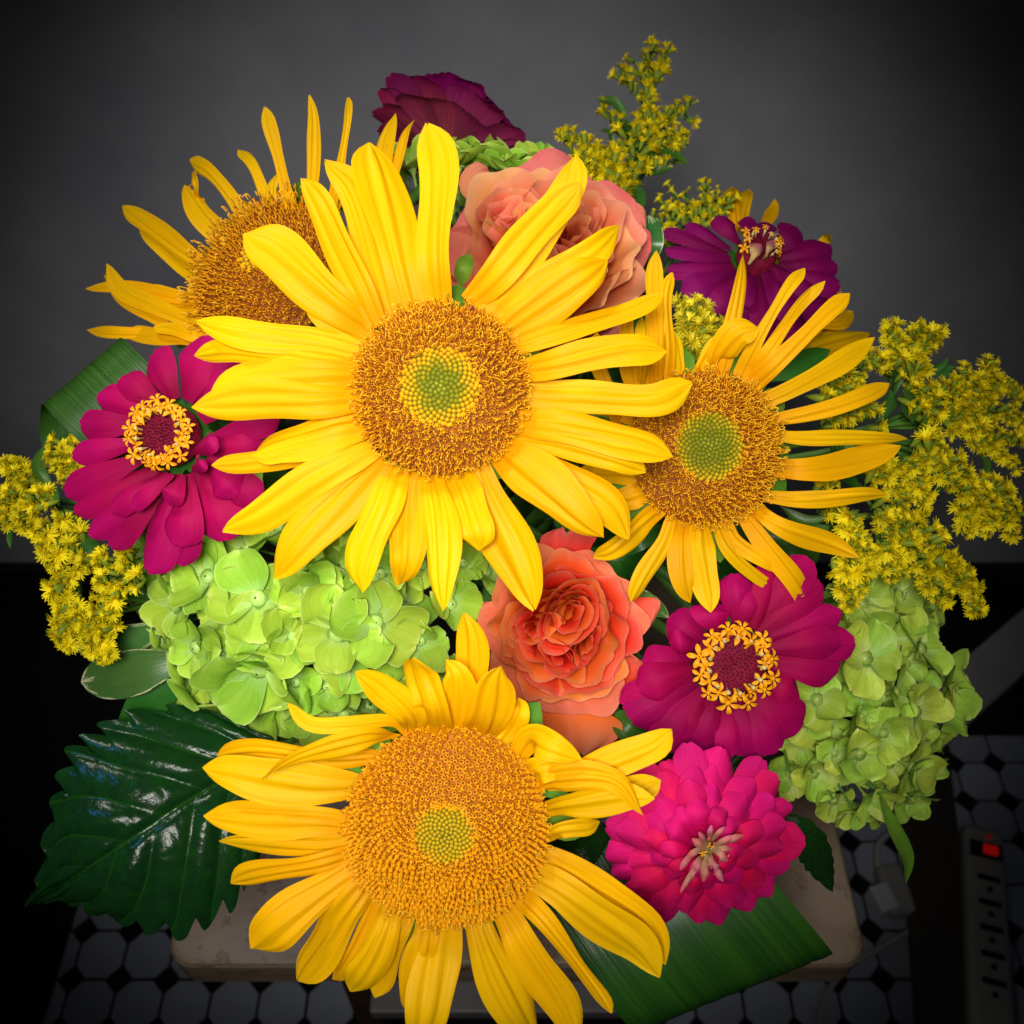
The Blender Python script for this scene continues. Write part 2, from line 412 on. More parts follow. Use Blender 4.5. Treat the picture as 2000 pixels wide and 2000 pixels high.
def bud_mat():
    m, nt, N, L, b, out = new_mat('disc_bud')
    uv = N.new('ShaderNodeUVMap'); sep = N.new('ShaderNodeSeparateXYZ'); L.new(uv.outputs[0], sep.inputs[0])
    col = ramp(nt, sep.outputs[0], [(0, (.26, .31, .014)), (.18, (.14, .18, .005)), (.34, (.20, .20, .006)), (.48, (.46, .34, .007)), (.65, (.70, .36, .006)), (1, (.76, .34, .005))])
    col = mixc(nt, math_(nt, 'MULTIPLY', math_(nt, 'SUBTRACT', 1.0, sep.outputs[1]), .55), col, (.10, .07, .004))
    L.new(col, b.inputs['Base Color']); b.inputs['Roughness'].default_value = .6; b.inputs['Specular IOR Level'].default_value = .1
    return m
M['bud'] = bud_mat()
M['cone'] = plain_mat('maroon_cone', (.12, .002, .018), .7, .2, .8, 500, (.25, .004, .035), bump=.5)
M['star'] = plain_mat('star_yellow', (.86, .38, .006), .45, .25, .5, 400, (.8, .28, .004), trans=.1)
M['cream'] = plain_mat('cream_bud', (.66, .58, .22), .45, .3, .5, 300, (.45, .32, .12))

# ------------------------------------------------------------------ setting
def wall_mat():
    m, nt, N, L, b, out = new_mat('grey_wall_paint')
    tc = N.new('ShaderNodeTexCoord')
    n1 = noise(nt, tc.outputs['Object'], 4.2, 6, .6); n2 = noise(nt, tc.outputs['Object'], 160, 2)
    col = mixc(nt, ramp(nt, n1, [(.32, (0, 0, 0)), (.70, (1, 1, 1))]), (.39, .395, .41), (.25, .25, .30))
    L.new(col, b.inputs['Base Color']); b.inputs['Roughness'].default_value = .55; b.inputs['Specular IOR Level'].default_value = .3
    bp = N.new('ShaderNodeBump'); bp.inputs['Strength'].default_value = .15; bp.inputs['Distance'].default_value = .001
    L.new(n2, bp.inputs['Height']); L.new(bp.outputs[0], b.inputs['Normal'])
    return m
def stone_mat():
    m, nt, N, L, b, out = new_mat('travertine')
    tc = N.new('ShaderNodeTexCoord')
    mp = N.new('ShaderNodeMapping'); mp.inputs['Scale'].default_value = (1, 2.6, 6); L.new(tc.outputs['Object'], mp.inputs[0])
    n1 = noise(nt, mp.outputs[0], 9, 6, .62); n2 = noise(nt, tc.outputs['Object'], 70, 5, .7)
    col = ramp(nt, n1, [(.3, (.18, .12, .075)), (.5, (.24, .175, .115)), (.72, (.29, .225, .155))])
    pit = ramp(nt, n2, [(.555, (0, 0, 0)), (.65, (1, 1, 1))])
    col = mixc(nt, math_(nt, 'MULTIPLY', pit, .8), col, (.20, .12, .07))
    L.new(col, b.inputs['Base Color']); b.inputs['Roughness'].default_value = .5
    bp = N.new('ShaderNodeBump'); bp.inputs['Strength'].default_value = .5; bp.inputs['Distance'].default_value = .002; bp.invert = True
    L.new(pit, bp.inputs['Height']); L.new(bp.outputs[0], b.inputs['Normal'])
    return m
def wood_mat(name, c1, c2):
    m, nt, N, L, b, out = new_mat(name)
    tc = N.new('ShaderNodeTexCoord')
    mp = N.new('ShaderNodeMapping'); mp.inputs['Scale'].default_value = (22, 2, 22); L.new(tc.outputs['Object'], mp.inputs[0])
    n1 = noise(nt, mp.outputs[0], 3, 6, .6)
    L.new(ramp(nt, n1, [(.3, c1), (.7, c2)]), b.inputs['Base Color']); b.inputs['Roughness'].default_value = .5
    return m

WALL_Y = 0.84
me = box_mesh('wall', 4, 0.1, 3, wall_mat(), 0)
o = link('wall', me); o.location = (0, WALL_Y + .05, 1.5); tag(o, kind='structure')
o = link('baseboard', box_mesh('baseboard', 4, 0.018, 0.085, plain_mat('black_skirting', (.012, .011, .011), .4, .3, .3, 20), .003))
o.location = (0, WALL_Y - .0095, .0435); tag(o, kind='structure')

PITCH_T, GAP, CH = 0.0505, 0.0028, 0.0125
flo = link('floor', box_mesh('floor', 4, 4, .1, plain_mat('dark_grout', (.014, .013, .013), .9, .1, .6, 80), 0))
flo.location = (0, -1.1, -.0535); tag(flo, kind='structure')
def prism(poly, z0, z1, inset, mat, name):
    p = np.array(poly); n = len(p); c = p.mean(0)
    a = Acc()
    q = c + (p - c) * (1 - inset)
    V = np.vstack([np.c_[p, np.full(n, z0)], np.c_[p, np.full(n, z1 - .0008)], np.c_[q, np.full(n, z1)]])
    i = np.arange(n); j = (i + 1) % n
    a.add(V, np.vstack([np.c_[i, j, j + n, i + n], np.c_[i + n, j + n, j + 2 * n, i + 2 * n]]))
    a.add(q @ np.eye(2, 3) + np.array([0, 0, z1]), np.array([np.arange(n)]))
    return a.mesh(name, [mat], smooth=False)
hp = PITCH_T / 2 - GAP / 2
octo = [(-hp + CH, -hp), (hp - CH, -hp), (hp, -hp + CH), (hp, hp - CH), (hp - CH, hp), (-hp + CH, hp), (-hp, hp - CH), (-hp, -hp + CH)]
tile_white = plain_mat('white_tile_glaze', (.38, .41, .49), .22, .4, .45, 18, (.27, .29, .34), objvar=.14)
tile_black = plain_mat('black_tile_glaze', (.012, .012, .013), .25, .5, .2, 40)
oct_me = prism(octo, -.003, 0.0, .03, tile_white, 'octagon_tile')
rd = CH * math.sqrt(2) / 2 * 1.414 - GAP * .9
dot_me = prism([(rd, 0), (0, rd), (-rd, 0), (0, -rd)], -.003, -.0004, .08, tile_black, 'square_tile')
X0, Y0 = 0.0135, 0.010
cnt = 0
for iy in range(-1, 17):
    for ix in range(-12, 13):
        x, y = X0 + ix * PITCH_T, Y0 + iy * PITCH_T
        if y > WALL_Y - .06: continue
        vis = (x < -.17 and x > -.56 and y < .62) or (x > .16 and y < .75) or y < .30
        if not vis: continue
        if -.16 < x < .16 and .12 < y: continue
        fo = np.array([x, y, 0]) - np.array(flo.location)
        link('octagon_tile', oct_me, flo, Matrix.Translation(fo))
        link('square_tile', dot_me, flo, Matrix.Translation(fo + np.array([PITCH_T / 2, PITCH_T / 2, 0])))
        cnt += 1

# dark rug at the left and by the wall on the right
rugm = plain_mat('black_rug_pile', (.010, .010, .012), .95, .1, .7, 220, (.02, .018, .018), bump=.6)
o = link('rug', box_mesh('rug', .55, 1.2, .012, rugm, .004)); o.location = (-.755, .22, .0065)
tag(o, 'black rug covering the tiled floor along the dark left side', 'rug')
o = link('rug', box_mesh('rug', .62, .19, .012, rugm, .004)); o.location = (.44, .72, .0065)
tag(o, 'black rug strip against the wall under the grey slanted board', 'rug')

# travertine pedestal table under the bouquet
SLAB_Z, SLAB_Y0, SLAB_W, SLAB_T = 0.50, 0.192, 0.412, 0.032
tb = thing('side_table', 'stone topped side table with brown wooden base standing under the bouquet', 'table', (0, .40, 0))
def rounded_slab(w, dpt, t, rc, mat, name):
    pts = []
    for cx, cy, a0 in ((w / 2 - rc, dpt / 2 - rc, 0), (-w / 2 + rc, dpt / 2 - rc, 90), (-w / 2 + rc, -dpt / 2 + rc, 180), (w / 2 - rc, -dpt / 2 + rc, 270)):
        for k in range(7):
            a = math.radians(a0 + 15 * k); pts.append((cx + rc * math.cos(a), cy + rc * math.sin(a)))
    p = np.array(pts); n = len(p); a = Acc()
    rings = [(.98, 0), (1, .003), (1, t - .004), (.993, t - .001), (.985, t)]
    V = np.vstack([np.c_[p * s, np.full(n, z)] for s, z in rings])
    a.add(V, grid_faces(n, len(rings), True))
    a.add(np.c_[p * .985, np.full(n, t)], np.array([np.arange(n)]))
    a.add(np.c_[p * .98, np.zeros(n)], np.array([np.arange(n)[::-1]]))
    return a.mesh(name, [mat], smooth=False)
stone = stone_mat()
o = link('stone_top', rounded_slab(SLAB_W, .41, SLAB_T, .016, stone, 'stone_top'), tb); o.location = (.003, SLAB_Y0 + .205 - .40, SLAB_Z - SLAB_T)
bw = wood_mat('brown_wood', (.055, .028, .014), (.10, .055, .028))
for sx in (-1, 1):
    for sy in (-1, 1):
        o = link('leg', box_mesh('leg', .022, .022, SLAB_Z - SLAB_T - .001, bw), tb); o.location = (.118 * sx, .15 * sy, (SLAB_Z - SLAB_T - .001) / 2)
sh = plain_mat('grey_shelf', (.20, .18, .18), .5, .4, .6, 25, (.13, .115, .115))
o = link('shelf', box_mesh('shelf', .213, .36, .016, sh), tb); o.location = (0, 0, .30)

vz = thing('vase', 'plain dark glazed vase holding the bouquet on the stone table', 'vase', (0, .395, SLAB_Z))
a = Acc(); V, F = lathe([(0.001, .001), (.042, .001), (.05, .006), (.056, .05), (.052, .11), (.045, .145), (.048, .155), (.044, .156), (.041, .145), (.046, .1), (.046, .02), (.001, .012)], 40); a.add(V, F)
link('vase_body', a.mesh('vase_body', [plain_mat('vase_glaze', (.03, .05, .04), .25, .5, .4, 30)]), vz)

# ------------------------------------------------------------------ plants: shared builders
def stem_part(th, start, n, r=.0028, target=None):
    tgt = VASE_TOP if target is None else target
    tgt = tgt + np.array([random.uniform(-.03, .03), random.uniform(-.03, .03), 0])
    s = np.asarray(start); d = np.linalg.norm(tgt - s)
    V, F, uv = tube([s, s - np.asarray(n) * d * .35, tgt + np.array([0, 0, .03]), tgt + np.array([0, 0, -.12])], r * .9, r, 7, 18)
    a = Acc(); a.add(V, F, 0, uv)
    return link('stem', a.mesh('stem', [M['stem']], origin=th.location), th)

def add_sheet(th, name, mat, pts, w, N, label=None, **k):
    V, F, uv = sheet(pts, w, N, **k)
    a = Acc(); a.add(V, F, 0, uv)
    o = link(name, a.mesh(name, [mat], origin=th.location), th)
    if label: o['label'] = label
    return o

def bead(nr=3, ns=6, h=1.2):
    prof = [(math.sin(k / nr * math.pi / 2), math.cos(k / nr * math.pi / 2) * h) for k in range(nr + 1)]
    prof[0] = (.05, h)
    V, F = lathe(prof[::-1], ns)
    return V, F
BEAD = bead()

def curl_tube(pts, r, ns=3):
    p = np.array(pts, float)
    T = nrm(np.gradient(p, axis=0)); A = nrm(np.cross(T, np.array([[.2, 1, .1]]))); B = np.cross(T, A)
    th = np.arange(ns) / ns * 6.2832
    rr = r * np.linspace(1, .75, len(p))
    V = p[:, None] + rr[:, None, None] * (A[:, None] * np.cos(th)[None, :, None] + B[:, None] * np.sin(th)[None, :, None])
    return V.reshape(-1, 3), grid_faces(ns, len(p), True)

def open_floret(var):
    """unit floret: height 1; returns list of (V,F,material index)"""
    r = random.Random(var)
    out = []
    V, F = lathe([(.17, -.2), (.19, .2), (.22, .42), (.30, .58)], 5); out.append((V, F, 0))
    for k in range(5):
        a0 = k * 1.2566
        c, s = math.cos(a0), math.sin(a0); c1, s1 = math.cos(a0 + .45), math.sin(a0 + .45); c2, s2 = math.cos(a0 - .45), math.sin(a0 - .45)
        out.append(([(c1 * .29, s1 * .29, .56), (c2 * .29, s2 * .29, .56), (c * .52, s * .52, .66)], [(0, 1, 2)], 0))
    V, F = lathe([(.11, .3), (.10, .82), (.02, .9)], 5); out.append((V, F, 1))
    if var % 5:
        for sg in (1, -1):
            a = r.uniform(-.5, .5); L = r.uniform(1.0, 1.75)
            ang = np.linspace(0, r.uniform(2.2, 4.2), 8)
            x = sg * (.05 + .26 * L * (1 - np.cos(ang)) * .9); z = .8 + .34 * L * np.sin(ang) + .08 * ang * .3
            y = .12 * np.sin(ang * 1.5 + r.uniform(0, 6)) + a * x * .5
            V, F = curl_tube(np.c_[x, y, z], .125); out.append((V, F, 2))
    return out
FLO = [open_floret(k) for k in range(9)]
def tube_floret(var):
    r = random.Random(var + 50); out = []
    V, F = lathe([(.34, -.4), (.36, .2), (.42, .5), (.47, .66), (.36, .60), (.30, .3)], 7); out.append((V, F, 0))
    V, F = lathe([(.34, .22), (.02, .3)], 7); out.append((V, F, 1))  # dark disc low in the tube: painted-in shade of its opening
    for k in range(5):
        a0 = k * 1.2566 + r.uniform(-.2, .2)
        c, s_ = math.cos(a0), math.sin(a0); c1, s1 = math.cos(a0 + .4), math.sin(a0 + .4); c2, s2 = math.cos(a0 - .4), math.sin(a0 - .4)
        out.append(([(c1 * .44, s1 * .44, .64), (c2 * .44, s2 * .44, .64), (c * .62, s_ * .62, .85 + r.uniform(-.1, .15))], [(0, 1, 2)], 0))
    out += [p for p in FLO[1 + var % 4] if p[2] == 2]
    return out
FLOT = [tube_floret(k) for k in range(8)]

def rotz(V, a):
    c, s = math.cos(a), math.sin(a); V = np.asarray(V, float)
    return np.c_[V[:, 0] * c - V[:, 1] * s, V[:, 0] * s + V[:, 1] * c, V[:, 2]]

def orient(V, pos, nv):
    n = nrm(nv); x = nrm(np.cross(n, [0.13, .97, .2])); y = np.cross(n, x)
    return pos + V[:, 0:1] * x + V[:, 1:2] * y + V[:, 2:3] * n

def sun_disc(th, fr, R, H, n=950, green=.33, mid=.5, squash=1.0, long_rim=False, tight=False, nout=560, tint=0.0):
    base = Acc()
    prof = [(R * k / 12, H * (1 - (k / 12) ** 2) - .0022) for k in range(12, 0, -1)] + [(R * .005, H - .0022)]
    V, F = lathe(prof, 40); V[:, 1] *= squash; base.add(fr.arr(V), F)
    V2, F2 = lathe([(R * (mid + .01) * k / 6, H * (1 - ((mid + .01) * k / 6) ** 2) - .0008) for k in range(6, 0, -1)] + [(R * .004, H - .0008)], 30); V2[:, 1] *= squash
    base.add(fr.arr(V2), F2, 1)
    o_base = link('disc', base.mesh('disc', [M['discorange'] if tight and not long_rim else M['discbase'], M['disccore']], origin=th.location), th)
    # receptacle behind the disc
    A1, A2 = Acc(), Acc()
    sp = R * math.sqrt(math.pi / n)
    spo = R * math.sqrt(math.pi / nout)
    seq = [(math.sqrt((k + .5) / n), k * 2.39996323) for k in range(n) if math.sqrt((k + .5) / n) < mid + .03]
    seq += [(math.sqrt((k + .5) / nout), k * 2.39996323) for k in range(nout) if math.sqrt((k + .5) / nout) >= mid - .03]
    for ki, (q, an) in enumerate(seq):
        if q > .5: q *= 1 + random.uniform(-.015, .015)
        x, y = R * q * math.cos(an), R * q * math.sin(an) * squash
        z = H * (1 - q * q)
        nv = np.array([2 * H * x / R ** 2 * .8, 2 * H * y / R ** 2 * .8, 1.0])
        pos = np.array([x, y, z])
        qq = q + random.uniform(-.035, .035)
        if qq < mid:
            qj = q + random.uniform(-.06, .06)
            mi = 0 if qj < green else 1
            ub = np.full((len(BEAD[0]), 2), min(1, max(tint, qj / green * .4))); ub[:, 1] = BEAD[0][:, 2] / 1.2
            s = sp * (.57 if mi == 0 else .58) * (0.8 + .2 * min(1, q / .15))
            V, F = BEAD
            A1.add(fr.arr(orient(V * np.array([s, s, s * (.55 if mi == 0 else 1.0)]), pos - nrm(nv) * .0006, nv)), F, 0, ub)
        else:
            f = FLOT[random.randrange(8)] if tight and not long_rim else FLO[random.randrange(9)]
            grow = min(1.0, .6 + (q - mid) * 2.2) * random.uniform(.85, 1.2)
            s = spo * 1.02 * (0.92 if tight else 1.0)
            hs = spo * (1.55 if not tight else 1.35) * grow * (1.5 if long_rim and q > .93 else 1)
            out = np.array([x, y, 0]) / R * (.55 if q > .9 else .2)
            jit = np.array([random.uniform(-.22, .22), random.uniform(-.22, .22), 0])
            ra = random.uniform(0, 6.28)
            drop = tight and random.random() < (.95 - .55 * max(0, (q - mid) / (1 - mid)) ** 2)
            for V, F, mi in f:
                if drop and mi == 2: continue
                V = rotz(V, ra) * np.array([s * .92, s * .92, hs])
                A2.add(fr.arr(orient(V, pos, nv + out + jit)), F, mi)
    o = link('disc_buds', A1.mesh('disc_buds', [M['bud']], origin=th.location), th); o['kind'] = 'stuff'
    o = link('disc_florets', A2.mesh('disc_florets', [M['tubeor'], M['anther_hole'], M['style']], smooth=True, origin=th.location), th); o['kind'] = 'stuff'

def back_cup(th, fr, R):
    a = Acc(); V, F = lathe([(R * .98, -.002), (R * .9, -.007), (R * .5, -.014), (.004, -.018), (.001, -.02)], 28); a.add(fr.arr(V), F)
    link('receptacle', a.mesh('receptacle', [M['stem']], origin=th.location), th)

def sunflower(label, fr, R, H, petals, bracts=14, disc=True, seed=0, **dk):
    th = thing('sunflower', label, 'sunflower', fr.c - fr.n * .02, 'sunflowers of the bouquet')
    if disc: sun_disc(th, fr, R, H, **dk)
    back_cup(th, fr, R)
    rr = random.Random(seed)
    for i, pt in enumerate(petals):
        pts, w = pt[0], pt[1]
        opt = pt[2] if len(pt) > 2 else {}
        hb = opt.get('hb', -.0012 - .0014 * (i % 3)); ht = opt.get('ht', -.003 - .002 * (i % 2)); hm = opt.get('hm', .004)
        n = len(pts)
        b0, b1 = np.array(pts[0]), np.array(pts[1])
        e0 = np.array(pts[-1]); ax_ = (e0 - b0) / np.linalg.norm(e0 - b0); pn = np.array([-ax_[1], ax_[0]])
        if n == 3:
            j1, j2 = rr.uniform(-7, 7), rr.uniform(-7, 7)
            pts = [pts[0], tuple(b0 * .45 + b1 * .55 + pn * j1), tuple(b1 * .5 + e0 * .5 + pn * (j2 + (np.array(pts[1]) - (b0 + e0) / 2) @ pn * .5)), pts[2]]
            n = 4
        ins = b0 - (b1 - b0) / np.linalg.norm(b1 - b0) * opt.get('tuck', 14)
        P3 = [fr.hit(ins[0], ins[1], hb - .001)]
        for k, (x, y) in enumerate(pts):
            t = k / (n - 1)
            h = hb * (1 - t) + ht * t + hm * 4 * t * (1 - t) * .8 + (rr.uniform(-.003, .003) if 0 < k < n - 1 else 0)
            P3.append(fr.hit(x, y, h))
        dist = np.linalg.norm(P3[-2] - C0 - 0) if False else fr.d
        add_sheet(th, 'petal', M['sun'], P3, w * opt.get('k', .98) * fr.m, fr.n, prof=opt.get('prof', rr.choice(['sun', 'sun', 'sunblunt'])), nu=19, nv=22, crease=rr.uniform(.035, .075), notch=rr.choice([0, 0, 0, .08, .15]), asym=.22,
                  cup=opt.get('cup', rr.uniform(-.25, -.05)), pleat=opt.get('pleat', rr.uniform(.025, .05)), npl=rr.choice([2, 2, 3]),
                  roll=opt.get('roll', (rr.uniform(-.2, .2), rr.uniform(-.65, .65))), wave=.05, seed=seed * 100 + i)
    for k in range(bracts):
        an = (k + rr.uniform(-.3, .3)) / bracts * 6.283
        r0, r1 = R * .9, R * rr.uniform(1.25, 1.6)
        c, s = math.cos(an), math.sin(an)
        add_sheet(th, 'bract', M['leafbright'], [fr.loc(c * r0, s * r0, -.006), fr.loc(c * (r0 + r1) / 2, s * (r0 + r1) / 2, -.0085), fr.loc(c * r1, s * r1, -.013)], R * .42, fr.n, prof='leaf', nu=5, nv=8, cup=.2)
    stem_part(th, fr.loc(0, 0, -.018), fr.n, .0045)
    return th

# ------------------------------------------------------------------ sunflowers
def dl(*pts): return [D(*p) for p in pts]
LOW = dict(hb=-.004, ht=-.009)
main = Frame(*D(831, 733), .335, (-.03, .05, 1))
mp = [
    (dl((826, 562), (822, 400), (806, 232)), 88, {'ht': .004, 'prof': 'sunblunt'}),
    (dl((775, 572), (738, 420), (697, 268)), 102, {'prof': 'sunblunt'}),
    (dl((735, 590), (690, 430), (612, 303)), 84, LOW),
    (dl((705, 605), (640, 470), (570, 336)), 72, {'prof': 'sun'}),
    (dl((690, 612), (590, 525), (461, 440)), 100, {'prof': 'sunblunt', 'ht': .004}),
    (dl((690, 640), (640, 600), (590, 545)), 66, LOW),
    (dl((672, 662), (530, 632), (369, 605)), 66, {'prof': 'sun'}),
    (dl((665, 690), (500, 668), (366, 672)), 48, LOW),
    (dl((672, 708), (540, 712), (395, 745)), 74, {'ht': -.002}),
    (dl((672, 750), (520, 756), (362, 768)), 84, {'ht': .001, 'prof': 'sun'}),
    (dl((682, 800), (580, 825), (476, 858)), 96, {'prof': 'sunblunt'}),
    (dl((668, 822), (530, 862), (399, 878)), 46, LOW),
    (dl((695, 850), (560, 932), (420, 1002)), 76, {'prof': 'sun'}),
    (dl((715, 872), (610, 975), (516, 1092)), 90, {'prof': 'sun'}),
    (dl((745, 890), (703, 1000), (684, 1118)), 84, {'prof': 'sun'}),
    (dl((775, 900), (762, 1010), (752, 1105)), 78, LOW),
    (dl((815, 905), (826, 1030), (836, 1156)), 74, {'prof': 'sun', 'ht': .003}),
    (dl((862, 900), (885, 970), (905, 1038)), 84, {'ht': -.001, 'prof': 'sun'}),
    (dl((895, 885), (955, 1010), (1008, 1152)), 104, LOW),
    (dl((945, 850), (1040, 930), (1138, 1015)), 96, {'prof': 'sun', 'ht': .002}),
    (dl((965, 845), (1080, 905), (1187, 1018)), 80, LOW),
    (dl((985, 798), (1130, 815), (1269, 862)), 82, {'prof': 'sunblunt', 'ht': .003}),
    (dl((978, 828), (1100, 852), (1219, 890)), 52, {'hb': -.003, 'ht': -.002, 'prof': 'sunblunt'}),
    (dl((998, 745), (1150, 760), (1306, 722)), 76, {'prof': 'sunblunt'}),
    (dl((990, 698), (1120, 668), (1258, 662)), 70, {'prof': 'sunblunt', 'ht': .001}),
    (dl((965, 655), (1090, 628), (1252, 553)), 54, LOW),
    (dl((955, 625), (1060, 560), (1146, 492)), 86, {'prof': 'sun'}),
    (dl((940, 600), (1050, 520), (1169, 426)), 70, LOW),
    (dl((895, 562), (1000, 445), (1096, 345)), 76, {'prof': 'sunblunt', 'ht': .003}),
    (dl((925, 585), (1025, 445), (1086, 292)), 80, LOW),
]
sunflower('largest central sunflower facing the viewer with a green eye in its orange disc', main, 163 * 1.035 * main.m, .006, mp, seed=1, n=1050, green=.25, mid=.45, nout=780)

right = Frame(*z7(715, 1090), .378, (.10, .02, 1))
def zz(f, *pts): return [f(*p) for p in pts]
def sc(f_scale, lst): return [(p, w / f_scale, *r) for p, w, *r in lst]
rp = sc(2.576, [
    (zz(z7, (800, 720), (850, 420), (905, 115)), 100, {'ht': .012}),
    (zz(z7, (900, 710), (1060, 410), (1215, 188)), 82, {'prof': 'sunnarrow', 'ht': .008}),
    (zz(z7, (920, 730), (1110, 480), (1318, 255)), 84, {'prof': 'sunnarrow', 'ht': .01}),
    (zz(z7, (960, 770), (1180, 560), (1442, 320)), 108, {'prof': 'sunnarrow', 'ht': .008}),
    (zz(z7, (1010, 860), (1270, 730), (1568, 540)), 122, {'prof': 'sun'}),
    (zz(z7, (1080, 950), (1350, 885), (1642, 772)), 100, {'prof': 'sunblunt'}),
    (zz(z7, (1100, 1035), (1400, 1040), (1735, 1050)), 88, LOW),
    (zz(z7, (1090, 1195), (1350, 1170), (1700, 1085)), 150, {'prof': 'sun'}),
    (zz(z7, (1040, 1340), (1300, 1348), (1632, 1330)), 98, {'prof': 'sun'}),
    (zz(z7, (970, 1400), (1200, 1530), (1492, 1648)), 116, {'prof': 'sun', 'ht': .004}),
    (zz(z7, (830, 1480), (930, 1600), (1082, 1718)), 86, {'prof': 'sun'}),
    (zz(z7, (920, 1450), (1090, 1640), (1235, 1885)), 125, LOW),
    (zz(z7, (780, 1500), (890, 1660), (1097, 1810)), 80, LOW),
    (zz(z7, (690, 1480), (722, 1700), (742, 1922)), 158, {'prof': 'sun', 'ht': .002}),
    (zz(z7, (600, 1480), (580, 1660), (640, 1872)), 116, {'prof': 'sun'}),
    (zz(z7, (540, 1470), (450, 1660), (340, 1872)), 104, {'prof': 'sunblunt', 'roll': (0, .5)}),
    (zz(z7, (480, 1410), (330, 1540), (152, 1645)), 135, {'prof': 'sun', 'ht': -.004}),
    (zz(z7, (420, 1310), (320, 1350), (205, 1410)), 130, LOW),
    (zz(z7, (400, 1240), (240, 1215), (92, 1190)), 130, LOW),
    (zz(z7, (770, 690), (830, 590), (985, 492)), 150, {'prof': 'sunblunt', 'ht': .012}),
    (zz(z7, (690, 720), (760, 640), (870, 560)), 130, {'prof': 'sunblunt', 'ht': .004}),
    (zz(z7, (470, 760), (462, 420), (468, 100)), 95, {'ht': .004, 'prof': 'sunblunt'}),
    (zz(z7, (520, 740), (522, 470), (548, 212)), 84, {'prof': 'sunnarrow', 'ht': .006}),
    (zz(z7, (430, 760), (440, 520), (480, 280)), 110, {'hb': -.004, 'ht': .0}),
    (zz(z7, (350, 790), (330, 600), (345, 410)), 95, {'ht': .002}),
    (zz(z7, (385, 790), (390, 610), (398, 435)), 56, {'ht': .003}),
    (zz(z7, (265, 950), (205, 740), (172, 512)), 84, {'prof': 'sunblunt'}),
    (zz(z7, (330, 940), (240, 910), (150, 890)), 100, LOW),
    (zz(z7, (570, 740), (575, 640), (560, 520)), 70, LOW),
])
sunflower('sunflower at the right with narrow petals and a round green eye, beside the goldenrod', right, 150 * right.m, .007, rp, seed=2, n=1150, green=.33, mid=.44, nout=720)

low = Frame(*z5(1012, 890), .325, (-.01, -.05, 1))
lp = sc(2.1467, [
    (zz(z5, (850, 500), (780, 450), (600, 462), (440, 455), (348, 372)), 62, {'prof': 'sunblunt', 'ht': .014, 'hm': .006}),
    (zz(z5, (880, 500), (820, 390), (628, 240)), 140, {'ht': .016, 'prof': 'sun'}),
    (zz(z5, (962, 490), (930, 330), (872, 182)), 195, {'ht': .016, 'prof': 'sun', 'hb': .000}),
    (zz(z5, (1050, 495), (1055, 350), (1010, 190)), 150, {'ht': .010, 'prof': 'sun'}),
    (zz(z5, (1130, 430), (1120, 200), (1088, -5)), 170, {'hb': -.006, 'ht': .002, 'prof': 'sun'}),
    (zz(z5, (1160, 515), (1195, 380), (1243, 212)), 200, {'ht': .016, 'prof': 'sun'}),
    (zz(z5, (1215, 545), (1270, 450), (1312, 352)), 120, LOW),
    (zz(z5, (1300, 610), (1360, 520), (1450, 560), (1580, 610)), 120, {'prof': 'sun', 'ht': .010, 'hm': .006, 'roll': (0, .3)}),
    (zz(z5, (1340, 670), (1450, 620), (1570, 640)), 110, {'ht': .004}),
    (zz(z5, (1385, 730), (1560, 660), (1840, 845)), 140, {'ht': .010, 'hm': .005, 'prof': 'leaf', 'roll': (0, .5)}),
    (zz(z5, (1430, 820), (1600, 770), (1885, 772)), 130, {'prof': 'sun', 'ht': .008, 'hm': .004}),
    (zz(z6, (520, 1190), (850, 1110), (1050, 965)), 150 * 2.1467 / 2.273, {'hb': -.006, 'ht': .004}),
    (zz(z6, (640, 1330), (830, 1270), (1000, 1190)), 120, {'hb': -.008, 'ht': -.006}),
    (zz(z5, (1430, 935), (1550, 905), (1655, 868)), 86, {'prof': 'sun'}),
    (zz(z5, (1440, 1020), (1700, 1160), (1932, 1470)), 150, LOW),
    (zz(z5, (1390, 1100), (1650, 1270), (1908, 1522)), 200, {'prof': 'sun', 'ht': .002}),
    (zz(z5, (1320, 1185), (1500, 1400), (1705, 1672)), 112, {'prof': 'sunnarrow', 'ht': .003}),
    (zz(z5, (1250, 1235), (1420, 1480), (1560, 1800)), 170, {'prof': 'sun'}),
    (zz(z5, (1140, 1275), (1250, 1520), (1395, 1800)), 180, LOW),
    (zz(z5, (1010, 1285), (985, 1530), (880, 1830)), 205, {'prof': 'sun', 'ht': .002}),
    (zz(z5, (930, 1285), (890, 1480), (852, 1665)), 150, LOW),
    (zz(z5, (850, 1250), (790, 1440), (710, 1605)), 120, LOW),
    (zz(z5, (780, 1220), (700, 1420), (612, 1580)), 150, {'prof': 'sunblunt'}),
    (zz(z5, (730, 1180), (640, 1360), (538, 1532)), 84, LOW),
    (zz(z5, (675, 1140), (540, 1340), (385, 1535)), 180, {'prof': 'sunblunt'}),
    (zz(z5, (630, 1070), (420, 1230), (198, 1402)), 185, {'prof': 'sunblunt', 'ht': .002}),
    (zz(z5, (610, 1010), (360, 1075), (108, 1125)), 135, LOW),
    (zz(z5, (590, 880), (300, 865), (-5, 845)), 150, {'prof': 'sun'}),
    (zz(z5, (600, 960), (350, 970), (60, 950)), 110, LOW),
    (zz(z5, (610, 720), (300, 690), (-8, 645)), 190, {'prof': 'sun', 'ht': -.002}),
    (zz(z5, (690, 600), (400, 590), (50, 595)), 120, LOW),
    (zz(z5, (790, 510), (560, 540), (240, 690)), 130, {'prof': 'leaf', 'roll': (.2, 1.0), 'ht': .006, 'hm': .010}),
])
